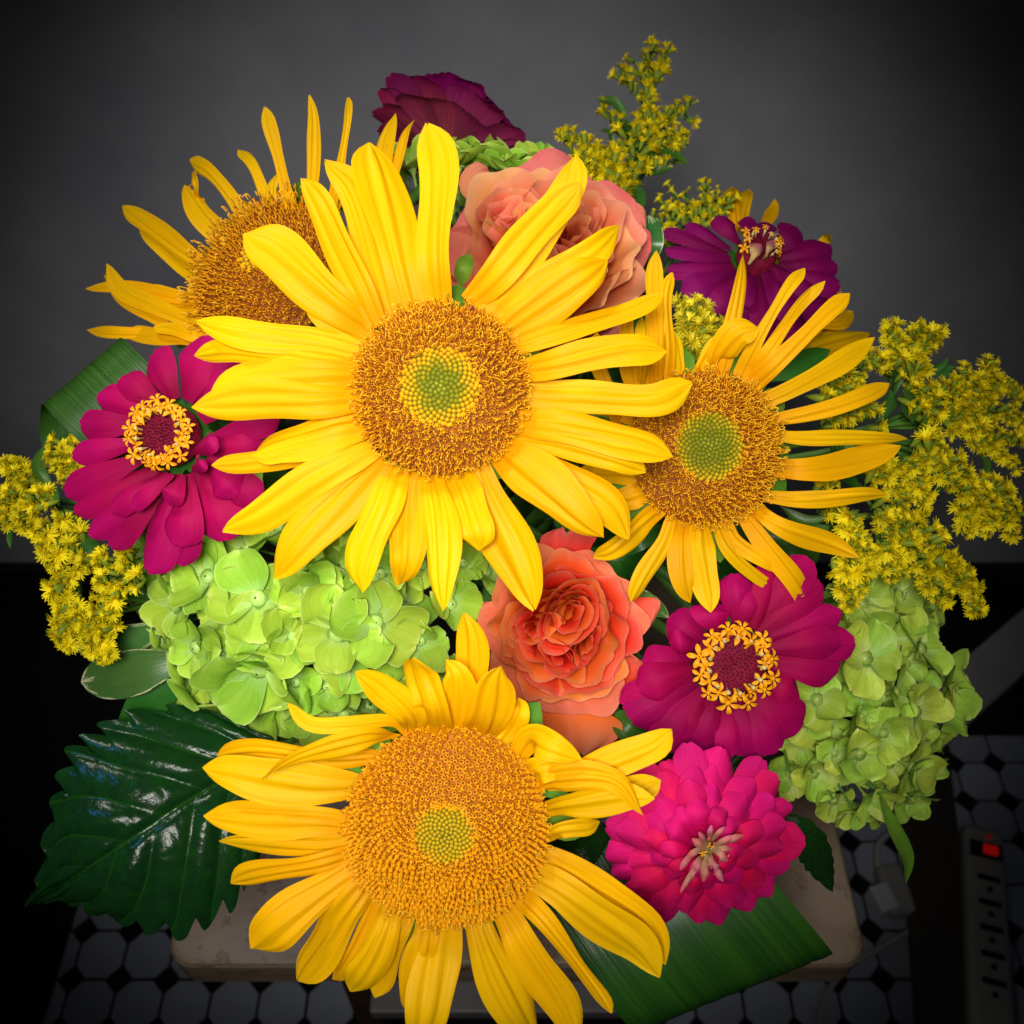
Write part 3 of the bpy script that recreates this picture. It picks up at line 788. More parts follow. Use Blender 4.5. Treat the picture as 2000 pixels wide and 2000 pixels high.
sunflower('lowest sunflower at the bottom edge with the widest plain orange disc', low, 196 * low.m, .008, lp, seed=3, n=1900, green=.17, mid=.30, tint=.52, tight=True, nout=1150)

back = Frame(*z1(505, 985), .425, (-.36, .34, 1))
bp_ = sc(3.513, [
    (zz(zu, (1500, 1000), (1400, 560), (1290, 205)), 100, {'prof': 'sunnarrow', 'ht': .01}),
    (zz(zu, (1600, 960), (1640, 500), (1595, 125)), 105, {'prof': 'sun', 'ht': .01}),
    (zz(zu, (1700, 960), (1790, 560), (1860, 140)), 95, {'prof': 'sunnarrow', 'ht': .01}),
    (zz(zu, (1740, 950), (1770, 800), (1830, 640)), 130, LOW),
    (zz(zu, (1340, 1040), (1330, 820), (1410, 640)), 110, {'prof': 'sun'}),
    (zz(zu, (1400, 1010), (1270, 720), (1110, 500)), 84, {'prof': 'sunnarrow'}),
    (zz(zu, (1200, 1080), (1000, 780), (775, 570)), 115, {'prof': 'sunnarrow'}),
    (zz(zu, (1240, 1060), (1170, 940), (1060, 830)), 100, LOW),
    (zz(zu, (1080, 1190), (930, 1060), (740, 740)), 150, {'prof': 'sun', 'roll': (0, -.6)}),
    (zz(zu, (850, 900), (820, 780), (790, 670)), 100, {'prof': 'sunblunt', 'tuck': 2, 'hb': -.006, 'ht': -.002}),
    (zz(zu, (930, 1340), (640, 1130), (310, 885)), 130, {'prof': 'sunblunt'}),
    (zz(zu, (900, 1410), (660, 1240), (430, 990)), 110, LOW),
    (zz(zu, (890, 1550), (500, 1480), (60, 1455)), 90, LOW),
    (zz(zu, (880, 1600), (640, 1520), (420, 1480)), 140, LOW),
    (zz(zu, (900, 1740), (520, 1600), (205, 1280)), 120, {'prof': 'sun'}),
    (zz(zu, (640, 1740), (450, 1600), (185, 1360)), 90, LOW),
    (zz(zu, (800, 1810), (450, 1760), (72, 1735)), 90, LOW),
    (zz(zu, (860, 1830), (600, 1780), (335, 1740)), 110, {'prof': 'sunblunt'}),
    (zz(zu, (880, 1790), (700, 1760), (525, 1720)), 100, {'prof': 'sunblunt', 'ht': .001}),
    (zz(z1, (1100, 700), (1190, 300), (1255, 62)), 118, {'tuck': 4, 'prof': 'sun'}),
    (zz(z1, (1130, 700), (1270, 280), (1365, 100)), 84, LOW),
])
bp_ = [(p[0], p[1] * 1.2, *(p[2:])) for p in bp_]
sunflower('shaded sunflower at the upper left turned towards the grey wall, partly behind the central one', back, 166 * back.m, .012, bp_, seed=4, n=1000, green=.14, mid=.16, tint=.65, nout=620, long_rim=True, tight=True)

far = Frame(1560, 560, .475, (.4, .55, 1))
fp = sc(1.0, [
    (zz(zp, (930, 420), (890, 200), (890, 60)), 34, {'tuck': 2}),
    (zz(zp, (980, 420), (1000, 200), (1010, 75)), 26, {'tuck': 2}),
    (zz(zp, (1130, 420), (1180, 270), (1205, 150)), 26, {'tuck': 2}),
    (zz(zp, (1500, 560), (1570, 470), (1630, 425)), 24, {'tuck': 2}),
    (zz(z7, (1250, 480), (1330, 470), (1460, 410)), 30, {'tuck': 2}),
    (zz(z7, (1150, 640), (1280, 560), (1390, 480)), 46, {'tuck': 2}),
    (zz(z7, (1080, 660), (1330, 580), (1540, 515)), 46, {'tuck': 2}),
])
sunflower('hidden sunflower of which only petal tips show behind the purple zinnia', far, .021, .004, fp, disc=True, seed=5, n=250)

# ------------------------------------------------------------------ zinnias
def star_mesh():
    a = Acc()
    V, F = lathe([(.18, -1.2), (.2, -.3), (.28, 0), (.05, .12)], 6); a.add(V, F)
    for k in range(5):
        an = k * 1.2566; c, s = math.cos(an), math.sin(an)
        V, F, uv = sheet([(c * .15, s * .15, -.02), (c * .6, s * .6, .14), (c * 1.05, s * 1.05, -.12)], .46, (0, 0, 1), prof='oval', nu=4, nv=6, cup=.3)
        a.add(V, F, 0, uv)
    return a.mesh('star_floret', [M['star']])
STAR = star_mesh()
def bud_mesh():
    a = Acc(); V, F = lathe([(.25, -2.5), (.3, -.6), (.5, .2), (.42, .8), (.1, 1.1)], 7); a.add(V, F); return a.mesh('cream_bud', [M['cream']])
CBUD = bud_mesh()

def place(name, me, th, pos, nv, s, spin):
    n = Vector(nrm(nv)); q = n.to_track_quat('Z', 'Y').to_matrix().to_4x4()
    m = Matrix.Translation(Vector(pos) - Vector(th.location)) @ q @ Matrix.Rotation(spin, 4, 'Z') @ Matrix.Scale(s, 4)
    return link(name, me, th, m)

def zinnia(label, fr, petals, mat, ringr, coneh=.006, stars=28, ellipse=(1, 1), seed=0, buds=True, cols=None, gap=None, ring_off=(0, 0)):
    rr = random.Random(seed)
    th = thing('zinnia', label, 'zinnia', fr.c - fr.n * .015, 'zinnias of the bouquet')
    R = ringr
    a = Acc(); V, F = lathe([(R * 1.0, -.003), (R * .95, .001), (R * .8, coneh * .7), (R * .5, coneh), (R * .2, coneh * .85), (.0003, coneh * .8)], 30); a.add(fr.arr(V), F)
    link('cone', a.mesh('cone', [M['cone']], origin=th.location), th)
    b = Acc()
    for k in range(150):
        q = math.sqrt((k + .5) / 150) * .72; an = k * 2.39996
        x, y = R * q * math.cos(an), R * q * math.sin(an)
        V, F = lathe([(.0003, 0), (.00032, .0014), (.0001, .0024)], 4)
        b.add(fr.arr(orient(V, np.array([x, y, coneh * .85]), np.array([x * 40 + rr.uniform(-.2, .2), y * 40 + rr.uniform(-.2, .2), 1]))), F)
    o = link('bristles', b.mesh('bristles', [M['cone']], origin=th.location), th); o['kind'] = 'stuff'
    for k in range(stars):
        an = k / stars * 6.283 + rr.uniform(-.1, .1)
        if gap and gap[0] < (an % 6.283) < gap[1]: continue
        q = R * (.82 + .2 * (k % 2) + rr.uniform(-.05, .05))
        c, s = math.cos(an) * ellipse[0], math.sin(an) * ellipse[1]
        place('star_floret', STAR, th, fr.loc(c * q, s * q, coneh + rr.uniform(.0015, .0035)), fr.n + (fr.u * c + fr.v * s) * rr.uniform(-.2, 1.1), R * rr.uniform(.20, .33), rr.uniform(0, 6))
    if buds:
        for k in range(13):
            an = k / 13 * 6.283 + rr.uniform(-.1, .1); q = R * .72
            c, s = math.cos(an), math.sin(an)
            place('cream_bud', CBUD, th, fr.loc(c * q, s * q, coneh + .0022), fr.n + (fr.u * c + fr.v * s) * .25, R * .13, 0)
    for i, pt in enumerate(petals):
        bx, by, tx, ty, w = pt[:5]
        o = pt[5] if len(pt) > 5 else {}
        lay = o.get('l', 0)
        hb = -.001 + .0035 * lay - .0009 * (i % 3); ht = o.get('h', -.004 + .006 * lay + .0012 * (i % 3)); hm = o.get('hm', .004)
        P3 = [fr.hit(bx, by, hb), fr.hit((2 * bx + tx) / 3, (2 * by + ty) / 3, hb * .7 + ht * .3 + hm * .8), fr.hit((bx + 2 * tx) / 3, (by + 2 * ty) / 3, hb * .3 + ht * .7 + hm), fr.hit(tx, ty, ht)]
        add_sheet(th, 'petal', o.get('m', mat), P3, w * 1.1 * fr.m, fr.n, prof='zin', nu=11, nv=16, cup=o.get('cup', rr.uniform(-.55, -.2)), pleat=rr.uniform(.008, .018), npl=2,
                  roll=(rr.uniform(-.2, .2), rr.uniform(-.35, .35)), wave=.03, notch=rr.uniform(0, .09), seed=seed * 100 + i)
    for k in range(12):
        an = k / 12 * 6.283; c, s = math.cos(an), math.sin(an)
        add_sheet(th, 'bract', M['leafmid'], [fr.loc(c * R * .4, s * R * .4, -.012), fr.loc(c * R * 1.0, s * R * 1.0, -.009), fr.loc(c * R * 1.4, s * R * 1.4, -.006)], R * .6, fr.n, prof='oval', nu=4, nv=6)
    stem_part(th, fr.loc(0, 0, -.012), fr.n, .003)
    return th

def zlist(f, s, rows): return [(*f(r[0], r[1]), *f(r[2], r[3]), r[4] / s, *(r[5:])) for r in rows]

fl = Frame(*z3(905, 690), .385, (-.12, .02, 1))
zinnia('magenta zinnia with a yellow ringed eye at the left, under the long yellow petals', fl, zlist(z3, 2.76, [
    (1000, 500, 1110, 145, 270), (930, 500, 820, 245, 200), (880, 530, 640, 385, 180), (830, 570, 520, 485, 175), (790, 630, 430, 640, 165), (790, 720, 385, 800, 130),
    (800, 790, 345, 1000, 170), (850, 860, 395, 1090, 160), (890, 900, 480, 1235, 140), (920, 900, 595, 1295, 150), (970, 900, 785, 1425, 220), (1010, 900, 950, 1290, 210, {'l': 1}),
    (1050, 880, 965, 1395, 160), (1090, 870, 1210, 1265, 270), (1110, 850, 1390, 1060, 200), (1110, 820, 1290, 1015, 200, {'l': 1}), (1110, 780, 1420, 700, 190), (1110, 720, 1500, 590, 150),
    (1080, 600, 1410, 290, 250), (1050, 540, 1290, 200, 200), (900, 890, 590, 1095, 130, {'l': 1}), (930, 900, 700, 1080, 90, {'l': 2}), (980, 900, 900, 1060, 120, {'l': 2}), (1040, 780, 1165, 700, 110, {'l': 2, 'h': .014}), (1030, 870, 1100, 820, 90, {'l': 2, 'h': .014})]),
    M['zinpink'], 168 / 2.76 * fl.m, seed=11)

fr_ = Frame(*z6(1310, 670), .385, (.06, .02, 1))
zinnia('magenta zinnia with a neat ring of yellow stars, beside the coral rose', fr_, zlist(z6, 2.273, [
    (1200, 560, 1030, 475, 150), (1260, 530, 1230, 400, 190), (1370, 520, 1440, 350, 190), (1430, 540, 1715, 310, 150), (1460, 570, 1800, 440, 120), (1470, 600, 1865, 575, 150), (1480, 610, 1800, 570, 140, {'l': 1}),
    (1470, 660, 1795, 700, 180), (1460, 720, 1620, 830, 170), (1430, 780, 1610, 985, 230), (1370, 830, 1420, 1085, 210), (1310, 840, 1330, 1085, 150), (1250, 830, 1190, 1065, 130), (1200, 800, 1090, 1015, 220),
    (1160, 760, 865, 930, 200), (1140, 720, 825, 860, 140), (1140, 690, 900, 785, 160, {'l': 1}), (1140, 640, 920, 680, 150), (1160, 590, 1040, 590, 120, {'l': 1}), (1440, 500, 1665, 205, 150), (1360, 520, 1330, 270, 150), (1420, 520, 1520, 230, 140),
    (1220, 780, 1000, 1060, 180), (1400, 810, 1530, 1060, 170)]),
    M['zinpink'], 165 / 2.273 * fr_.m, seed=12, stars=24)

fd = Frame(*z6(1195, 1470), .365, (.05, -.03, 1))
rows = []
rz = random.Random(5)
for lay, (n, r, w) in enumerate(((19, 455, 185), (17, 365, 165), (14, 275, 140), (10, 195, 115))):
    for k in range(n):
        an = (k + (.5 if lay % 2 else 0) + rz.uniform(-.25, .25)) / n * 6.283
        rr_ = r * rz.uniform(.9, 1.06)
        c, s = math.cos(an), math.sin(an)
        r0 = 60 - lay * 8
        o = {'l': lay, 'h': -.008 + .0062 * lay + rz.uniform(-.001, .002), 'hm': .005, 'cup': rz.uniform(-.7, -.2)}
        rows.append((1195 + r0 * c, 1500 + r0 * s, 1180 + rr_ * c * 1.0, 1450 + rr_ * s * .93, w * rz.uniform(.68, .92), o))
for x, y, w in ((1110, 1660, 55), (1160, 1600, 60), (1230, 1580, 70), (1280, 1640, 50), (1300, 1550, 60), (1330, 1440, 70), (1370, 1440, 60), (1120, 1540, 60), (1090, 1690, 45), (1230, 1390, 60), (1170, 1420, 60), (1140, 1450, 50), (1190, 1640, 55), (1250, 1600, 60), (1320, 1500, 50), (1290, 1400, 55), (1090, 1590, 50), (1215, 1440, 40)):
    rows.append((1210 + rz.uniform(-25, 25), 1500 + rz.uniform(-25, 25), x, y, w * rz.uniform(.4, .8), {'l': 3, 'm': M['zincream'], 'h': .0185 + rz.uniform(-.002, .003), 'hm': .004, 'cup': -.8}))
zinnia('full double hot pink zinnia with a ragged cream centre at the lower right', fd, zlist(z6, 2.273, rows), M['zinhot'], 60 / 2.273 * fd.m, stars=9, seed=13, coneh=.012)

fu = Frame(*zp(1080, 570), .445, (.10, .38, 1))
zinnia('dark purple zinnia at the upper right with two yellow tufts in its eye', fu, zlist(zp, 3.864, [
    (860, 560, 375, 380, 120), (880, 520, 550, 325, 130), (960, 480, 800, 265, 180), (1040, 470, 1000, 280, 130), (1090, 480, 1150, 320, 170), (1200, 520, 1400, 380, 260), (1250, 580, 1640, 500, 230),
    (1250, 620, 1690, 660, 210), (1230, 650, 1710, 790, 230), (1200, 680, 1610, 1000, 260), (1150, 700, 1470, 1230, 260), (1090, 720, 1210, 1210, 260), (1030, 720, 1000, 1090, 260), (970, 700, 760, 1010, 230),
    (920, 680, 510, 870, 220), (900, 640, 400, 660, 190), (880, 600, 395, 520, 150), (1140, 700, 1400, 1050, 220, {'l': 1}), (1050, 720, 900, 950, 200, {'l': 1}), (1180, 640, 1560, 850, 200, {'l': 1}),
    (1040, 600, 1060, 480, 60, {'l': 4, 'm': M['zincream'], 'h': .014}), (1010, 640, 1110, 490, 60, {'l': 4, 'm': M['zincream'], 'h': .014}), (1150, 600, 1190, 460, 60, {'l': 4, 'm': M['zincream'], 'h': .014})]),
    M['zinpurple'], 150 / 3.864 * fu.m, seed=14, stars=13, gap=(3.6, 5.6))

ft = Frame(*zt(640, 560), .50, (-.18, .93, .08))
rows = []
th = thing('zinnia', 'dusky purple zinnia seen from the side at the top, turned to the wall', 'zinnia', ft.c - ft.n * .012, 'zinnias of the bouquet')
rz = random.Random(8)
ax = nrm(.42 * RT + .86 * UP + .30 * FW)
ftt = Frame(*zt(600, 590), .485, (.36, .86, -.20))
k = 0
for lay, (n, r, lift) in enumerate(((15, .040, -.004), (15, .041, .003), (13, .036, .010), (11, .028, .016))):
    for j in range(n):
        an = (j + .5 * (lay % 2) + rz.uniform(-.2, .2)) / n * 6.283
        c, s = math.cos(an), math.sin(an); rr_ = r * rz.uniform(.92, 1.08)
        P3 = [ftt.loc(c * .004, s * .004, -.006 + lay * .003), ftt.loc(c * rr_ * .45, s * rr_ * .45, -.004 + lift * .6 + .003), ftt.loc(c * rr_ * .8, s * rr_ * .8, lift + .002), ftt.loc(c * rr_, s * rr_, lift + rz.uniform(-.004, .002))]
        add_sheet(th, 'petal', M['zindusky'] if lay < 2 else M['zinpurple'], P3, .0175, ftt.n, prof='zin', nu=9, nv=13, cup=rz.uniform(-.4, .1), pleat=.015, npl=2, roll=(rz.uniform(-.25, .25), rz.uniform(-.3, .3)), wave=.03, notch=.06, seed=k); k += 1
stem_part(th, ftt.loc(0, 0, -.008), ftt.n, .003)

# ------------------------------------------------------------------ roses
def rose_petal(cx, cy, r0, r1, zb, zt_, th0, dth, flare=.0, drop=.0, ruf=.0015, ns=25, nt=10, seed=0):
    r = random.Random(seed)
    s = np.linspace(-1, 1, ns); t = np.linspace(0, 1, nt)
    S, T = np.meshgrid(s, t)
    te = T * (1 - .28 * np.abs(S) ** 3.5)
    p1, p2, p3 = r.uniform(0, 6.28), r.uniform(0, 6.28), r.uniform(0, 6.28)
    rad = r0 + (r1 - r0) * te ** 1.25 + flare * te ** 5
    rad = rad + ruf * 1.5 * (np.sin(3.2 * S + p1) + .6 * np.sin(6.5 * S + p2) + .3 * np.sin(13 * S + p3)) * T ** 3
    z = zb + (zt_ - zb) * (te ** .8) - drop * te ** 6 + ruf * 1.5 * (np.cos(4.5 * S + p3) + .6 * np.sin(9 * S + p1)) * T ** 3
    A = th0 + dth * S * (.72 + .28 * T)
    V = np.stack([cx + rad * np.cos(A), cy + rad * np.sin(A), z], -1).reshape(-1, 3)
    uv = np.stack([(S + 1) / 2, T], -1).reshape(-1, 2)
    return V, grid_faces(ns, nt), uv

def rose(label, fr, R, mat, gmat, centres, layers, guards, seed, pinkout=1):
    rr = random.Random(seed)
    th = thing('rose', label, 'rose', fr.c - fr.n * .02, 'roses of the bouquet')
    sd = seed * 1000
    def put(V, F, uv, m):
        a = Acc(); a.add(fr.arr(V), F, 0, uv); link('petal', a.mesh('petal', [m], origin=th.location), th)
    for li, (n, r, zt_, fl_, dr, rf) in enumerate(layers):
        off = rr.uniform(0, 6)
        for k in range(n):
            sd += 1
            an = off + (k + rr.uniform(-.2, .2)) / n * 6.283
            V, F, uv = rose_petal(0, -.06 * R, r * R * .62, r * R * rr.uniform(.93, 1.07), -.026, zt_ * R + rr.uniform(-.001, .001), an, 6.283 / n * rr.uniform(.62, .8), fl_ * R, dr * R, rf * R, seed=sd)
            put(V, F, uv, gmat if li < pinkout else mat)
    for (cx, cy, r0, zt_, ecc) in centres:
        n = max(5, int(r0 * 22))
        a0 = rr.uniform(0, 6)
        for k in range(n):
            sd += 1
            r = r0 * (1 - k / n) + .03
            an = a0 + k * 2.2 + rr.uniform(-.3, .3)
            V, F, uv = rose_petal(0, 0, r * R * .75, r * R, -.012, (zt_ - .02 * k / n) * R, an, rr.uniform(1.3, 1.9), .06 * R, .0, .018 * R, ns=23, seed=sd)
            c, s = math.cos(ecc[1]), math.sin(ecc[1])
            x = V[:, 0] * c + V[:, 1] * s; y = (-V[:, 0] * s + V[:, 1] * c) * ecc[0]
            V[:, 0], V[:, 1] = x * c - y * s + cx * R, x * s + y * c + cy * R
            put(V, F, uv, mat)
    for g in guards:
        pts, w = g[0], g[1]
        hh = g[2] if len(g) > 2 else (-.012, -.012)
        P3 = [fr.hit(x, y, hh[0] + (hh[1] - hh[0]) * i / (len(pts) - 1)) for i, (x, y) in enumerate(pts)]
        add_sheet(th, 'petal', gmat, P3, w * fr.m, fr.n, prof='guard', nu=27, nv=18, cup=.15, ruf=.05, asym=.2, wave=.05, notch=.05, seed=sd); sd += 1
    a = Acc(); V, F = lathe([(R * .5, -.02), (R * .4, -.012), (R * .2, -.008), (.0005, -.006)], 20); a.add(fr.arr(V), F, 0, np.full((len(V), 2), .25)); link('heart', a.mesh('heart', [mat], origin=th.location), th)
    a = Acc(); V, F = lathe([(R * .55, -.016), (R * .6, -.022), (R * .3, -.032), (.003, -.036)], 20); a.add(fr.arr(V), F)
    link('hip', a.mesh('hip', [M['stem']], origin=th.location), th)
    stem_part(th, fr.loc(0, 0, -.034), fr.n, .0035)
    return th

fc = Frame(1098, 1222, .395, (.0, -.02, 1))
Rr = 152 * fc.m
LAY = [(6, .94, .06, .14, .10, .045), (6, .86, .24, .05, .05, .05), (5, .74, .38, .03, .02, .05), (4, .62, .47, .02, .0, .045), (4, .50, .50, .01, .0, .038)]
rose('bright coral rose with ruffled swirling petals in the middle of the bouquet', fc, Rr, M['rose'], M['rosepink'],
     [(.08, .16, .46, .50, (.7, .9)), (-.05, -.34, .30, .50, (.55, -.7)), (-.36, .0, .26, .46, (.6, .3)), (.30, -.16, .22, .46, (.5, 1.2))], LAY,
     [([zc(800, 1380), zc(850, 1620), zc(900, 1850)], 165, (-.008, -.004)), ([zc(1150, 760), zc(1270, 800), zc(1400, 900)], 120, (-.012, -.006)), ([zc(800, 420), zc(800, 300), zc(800, 130)], 125, (-.014, -.004)),
      ([zc(1150, 1200), zc(1250, 1180), zc(1370, 1130)], 70, (-.01, .0)), ([zc(400, 900), zc(280, 850), zc(150, 860)], 110, (-.012, -.006)), ([zc(500, 1300), zc(460, 1400), zc(440, 1520)], 90, (-.014, -.014))], 21)

fpch = Frame(*D(1035, 470), .432, (.04, .20, 1))
Rp = 178 * fpch.m
LAY2 = [(6, 1.0, .04, .14, .12, .04), (6, .92, .20, .07, .06, .045), (6, .8, .32, .05, .03, .048), (5, .68, .42, .03, .0, .045), (5, .54, .46, .02, 0, .04), (4, .40, .48, .01, 0, .035)]
rose('peach rose with two open hearts behind the top petals of the central sunflower', fpch, Rp, M['peach'], M['peachpink'],
     [(.24, .02, .34, .54, (.7, 1.0)), (-.48, .20, .30, .50, (.7, .3)), (-.1, -.3, .24, .4, (.6, .2))], LAY2,
     [([D(1100, 420), D(1170, 420), D(1215, 430)], 80, (-.01, -.002)), ([D(920, 380), D(905, 345), D(925, 322)], 75, (-.012, -.006)), ([D(1130, 520), D(1150, 580), D(1145, 650)], 110, (-.012, -.02)),
      ([D(1140, 440), D(1190, 470), D(1225, 480)], 110, (-.01, -.006)), ([D(1020, 400), D(1010, 370), D(990, 340)], 100, (-.01, -.002))], 22)

# ------------------------------------------------------------------ hydrangeas
def sepal_meshes(mat, tagname):
    out = []
    for v in range(7):
        r = random.Random(v + 3)
        cup = r.uniform(.25, .8)
        lift = r.uniform(.02, .38)
        pts = [(.08, 0, 0), (.45, r.uniform(-.03, .03), lift * .35), (.8, r.uniform(-.05, .05), lift * .8), (1.05, r.uniform(-.08, .08), lift * r.uniform(.5, 1.2))]
        V, F, uv = sheet(pts, r.uniform(1.15, 1.45), (0, 0, 1), prof='guard' if v % 3 else 'oval', nu=13, nv=12, cup=cup, wave=.05, ruf=.028, pleat=.012, npl=2, seed=v, notch=r.choice([0, 0, .06]))
        a = Acc(); a.add(V, F, 0, uv); out.append(a.mesh('sepal', [mat]))
    return out
SEP = {'hyd': sepal_meshes(M['hyd'], 'lime'), 'hydold': sepal_meshes(M['hydold'], 'olive')}
def eye_mesh(mat):
    a = Acc(); V, F = lathe([(.03, -1.5), (.05, -.2), (.14, .0), (.19, .09), (.15, .18), (.03, .21)], 10); a.add(V, F)
    V, F = lathe([(.25, .075), (.16, .085)], 12); a.add(V, F, 1); return a.mesh('floret', [mat, M['eyering']])
EYE = {'hyd': eye_mesh(M['eye']), 'hydold': eye_mesh(M['eyeold'])}

def hydrangea(label, fr, rx, ry, depth, key, explicit, nfill, size, seed, mask=None):
    rr = random.Random(seed)
    th = thing('hydrangea', label, 'hydrangea', fr.c - fr.n * depth, 'hydrangeas of the bouquet')
    placed = []
    def floret(px, py, s, tilt=None, spin=None, dh=0.0):
        ex, ey = (px - fr.px) / rx, (py - fr.py) / ry
        q = min(1.0, ex * ex + ey * ey)
        h = -depth * (1 - math.sqrt(max(0.0, 1 - q * .97))) + dh
        pos = fr.hit(px, py, h)
        nv = fr.n + (fr.u * ex - fr.v * ey) * (.85 * q + .1) + np.array([rr.uniform(-.22, .22), rr.uniform(-.22, .22), rr.uniform(-.22, .22)])
        if tilt is not None: nv = fr.n + fr.u * tilt[0] + fr.v * tilt[1]
        sc_ = s * fr.m * ((1.3 if dh > -.009 else 1.2) if key == "hyd" else 1.13)
        f = place('floret', EYE[key], th, pos, nv, sc_, spin if spin is not None else rr.uniform(0, 6.28))
        for k in range(4):
            me = rr.choice(SEP[key])
            m = Matrix.Rotation(k * math.pi / 2 + rr.uniform(-.16, .16), 4, 'Z') @ Matrix.Translation((0, 0, (k % 2) * .05 - .02)) @ Matrix.Rotation(rr.uniform(-.35, .15), 4, 'Y') @ Matrix.Rotation(rr.uniform(-.2, .2), 4, 'X') @ Matrix.Scale(rr.uniform(.8, 1.08), 4)
            link('sepal', me, f, m)
        placed.append((px, py))
    for e in explicit: floret(*e[:3], **(e[3] if len(e) > 3 else {}))
    tries = 0; n = 0
    while n < nfill and tries < nfill * 60:
        tries += 1
        a, q = rr.uniform(0, 6.283), math.sqrt(rr.random())
        px, py = fr.px + rx * q * math.cos(a), fr.py + ry * q * math.sin(a)
        if mask and not mask(px, py): continue
        md = size * (.95 if q < .85 else .8)
        if any((px - x) ** 2 + (py - y) ** 2 < md * md for x, y in placed): continue
        floret(px, py, size * rr.uniform(.85, 1.3), dh=-rr.uniform(.010, .026)); n += 1
    # hidden stalk core
    a = Acc()
    for (px, py) in placed:
        ex, ey = (px - fr.px) / rx, (py - fr.py) / ry
        V, F, uv = tube([fr.hit(px, py, -depth * .5 - .008), fr.loc(ex * .01, -ey * .01, -depth * 1.5)], .0007, .0012, 4, 4); a.add(V, F, 0, uv)
    o = link('flower_stalks', a.mesh('flower_stalks', [M['stem']], origin=th.location), th); o['kind'] = 'stuff'
    stem_part(th, fr.loc(0, 0, -depth * 1.3), fr.n, .0038)
    return th

h1 = Frame(640, 1200, .392, (-.08, -.05, 1))
S1 = 62
hydrangea('large lime green hydrangea head below the central sunflower at the left', h1, 372, 262, .05, 'hyd', [
    (*z4(960, 85), 62, dict(tilt=(-.55, .1), spin=1.2)), (*z4(1400, 55), 74, dict(tilt=(-.1, .25), spin=.5)), (*z4(1418, 215), 66, dict(tilt=(.1, -.1), spin=.2)), (*z4(1070, 310), 58, dict(tilt=(-.4, -.2), spin=.3)),
    (*z4(1825, 240), 70, dict(tilt=(0, 0), spin=.1)), (*z4(1585, 250), 58, dict(tilt=(.5, -.1), spin=.3)), (*z4(1660, 10), 44, dict(tilt=(.1, .0), spin=.4)), (*z4(1400, 420), 78, dict(tilt=(.0, -.7), spin=.78)),
    (*z4(1000, 520), 76, dict(tilt=(-.6, -.5))), (*z4(1180, 680), 68, dict(tilt=(-.4, -.9))), (*z4(1250, 370), 52, dict(dh=-.006)), (*z4(1130, -60), 60, dict(tilt=(-.2, .3))),
    (732, 1215, 66, dict(tilt=(.35, .05), spin=.9)), (600, 1083, 42, {}), (600, 1145, 50, dict(dh=-.004)), (745, 1120, 44, dict(dh=-.002)), (880, 1180, 52, dict(tilt=(.5, .1), dh=-.006)), (820, 1250, 44, dict(dh=-.006)),
    (548, 1030, 54, dict(dh=-.010)), (640, 1340, 46, dict(dh=-.012)), (500, 1440, 44, dict(dh=-.012)), (905, 1100, 44, dict(dh=-.012)), (300, 1080, 70, dict(tilt=(-.8, .5), dh=-.008)), (330, 1170, 60, dict(tilt=(-.7, 0), dh=-.008)),
    (680, 1300, 46, dict(dh=-.006)), (580, 1330, 50, dict(dh=-.010))],
    44, 50, 31, mask=lambda x, y: not (x > 905 and y > 1150) and not (x < 420 and y < 1050))

h2 = Frame(*zr(545, 610), .405, (.22, -.02, 1))
hydrangea('olive green hydrangea head with dew at the right, next to the power strip', h2, 140, 212, .045, 'hydold', [
    (*zr(310, 572), 56, dict(tilt=(-.1, .1))), (*zr(510, 400), 66, dict(tilt=(.1, .3), spin=.6)), (*zr(740, 360), 62, dict(tilt=(.4, .3))), (*zr(720, 620), 56, dict(tilt=(.3, 0))), (*zr(250, 752), 42, {}), (*zr(487, 795), 56, dict(tilt=(.1, -.1), spin=.2)),
    (*zr(295, 880), 50, dict(tilt=(-.1, -.2))), (*zr(588, 710), 48, dict(spin=.4)), (*zr(700, 850), 60, dict(tilt=(.5, -.3))), (*zr(500, 640), 28, {}), (*zr(830, 590), 62, dict(tilt=(.8, .1))), (*zr(380, 990), 46, dict(tilt=(0, -.6))), (*zr(520, 980), 48, dict(tilt=(.2, -.7))),
    (*zr(640, 540), 44, dict(tilt=(.7, .4), dh=-.004)), (*zr(840, 480), 54, dict(tilt=(.9, .3))), (*zr(385, 795), 40, dict(dh=-.005)), (*zr(200, 880), 50, dict(tilt=(-.6, -.2), dh=-.008))],
    36, 40, 32, mask=lambda x, y: x > 1540 or y > 1420)

h3 = Frame(*zr(600, 170), .435, (.35, .25, 1))
hydrangea('small shaded green hydrangea under the right goldenrod plumes', h3, 95, 70, .03, 'hydold', [(*zr(500, 170), 54, {}), (*zr(650, 130), 44, {}), (*zr(670, 220), 44, {})], 16, 34, 33)

h4 = Frame(*zt(720, 730), .462, (.0, .55, 1))
hydrangea('pale green hydrangea florets between the peach rose and the dusky zinnia', h4, 185, 50, .03, 'hyd', [(*zt(700, 660), 52, dict(tilt=(.1, .5))), (*zt(900, 710), 52, dict(tilt=(.2, .5))), (*zt(600, 690), 54, dict(tilt=(0, .4))), (*zt(630, 720), 50, dict(tilt=(.2, .9))), (*zt(760, 690), 44, dict(tilt=(.2, .9))), (*zt(860, 730), 44, dict(tilt=(0, .8))), (*zt(960, 760), 48, dict(tilt=(.3, .8))), (*zt(400, 720), 52, dict(tilt=(-.2, .6)))], 14, 34, 34)

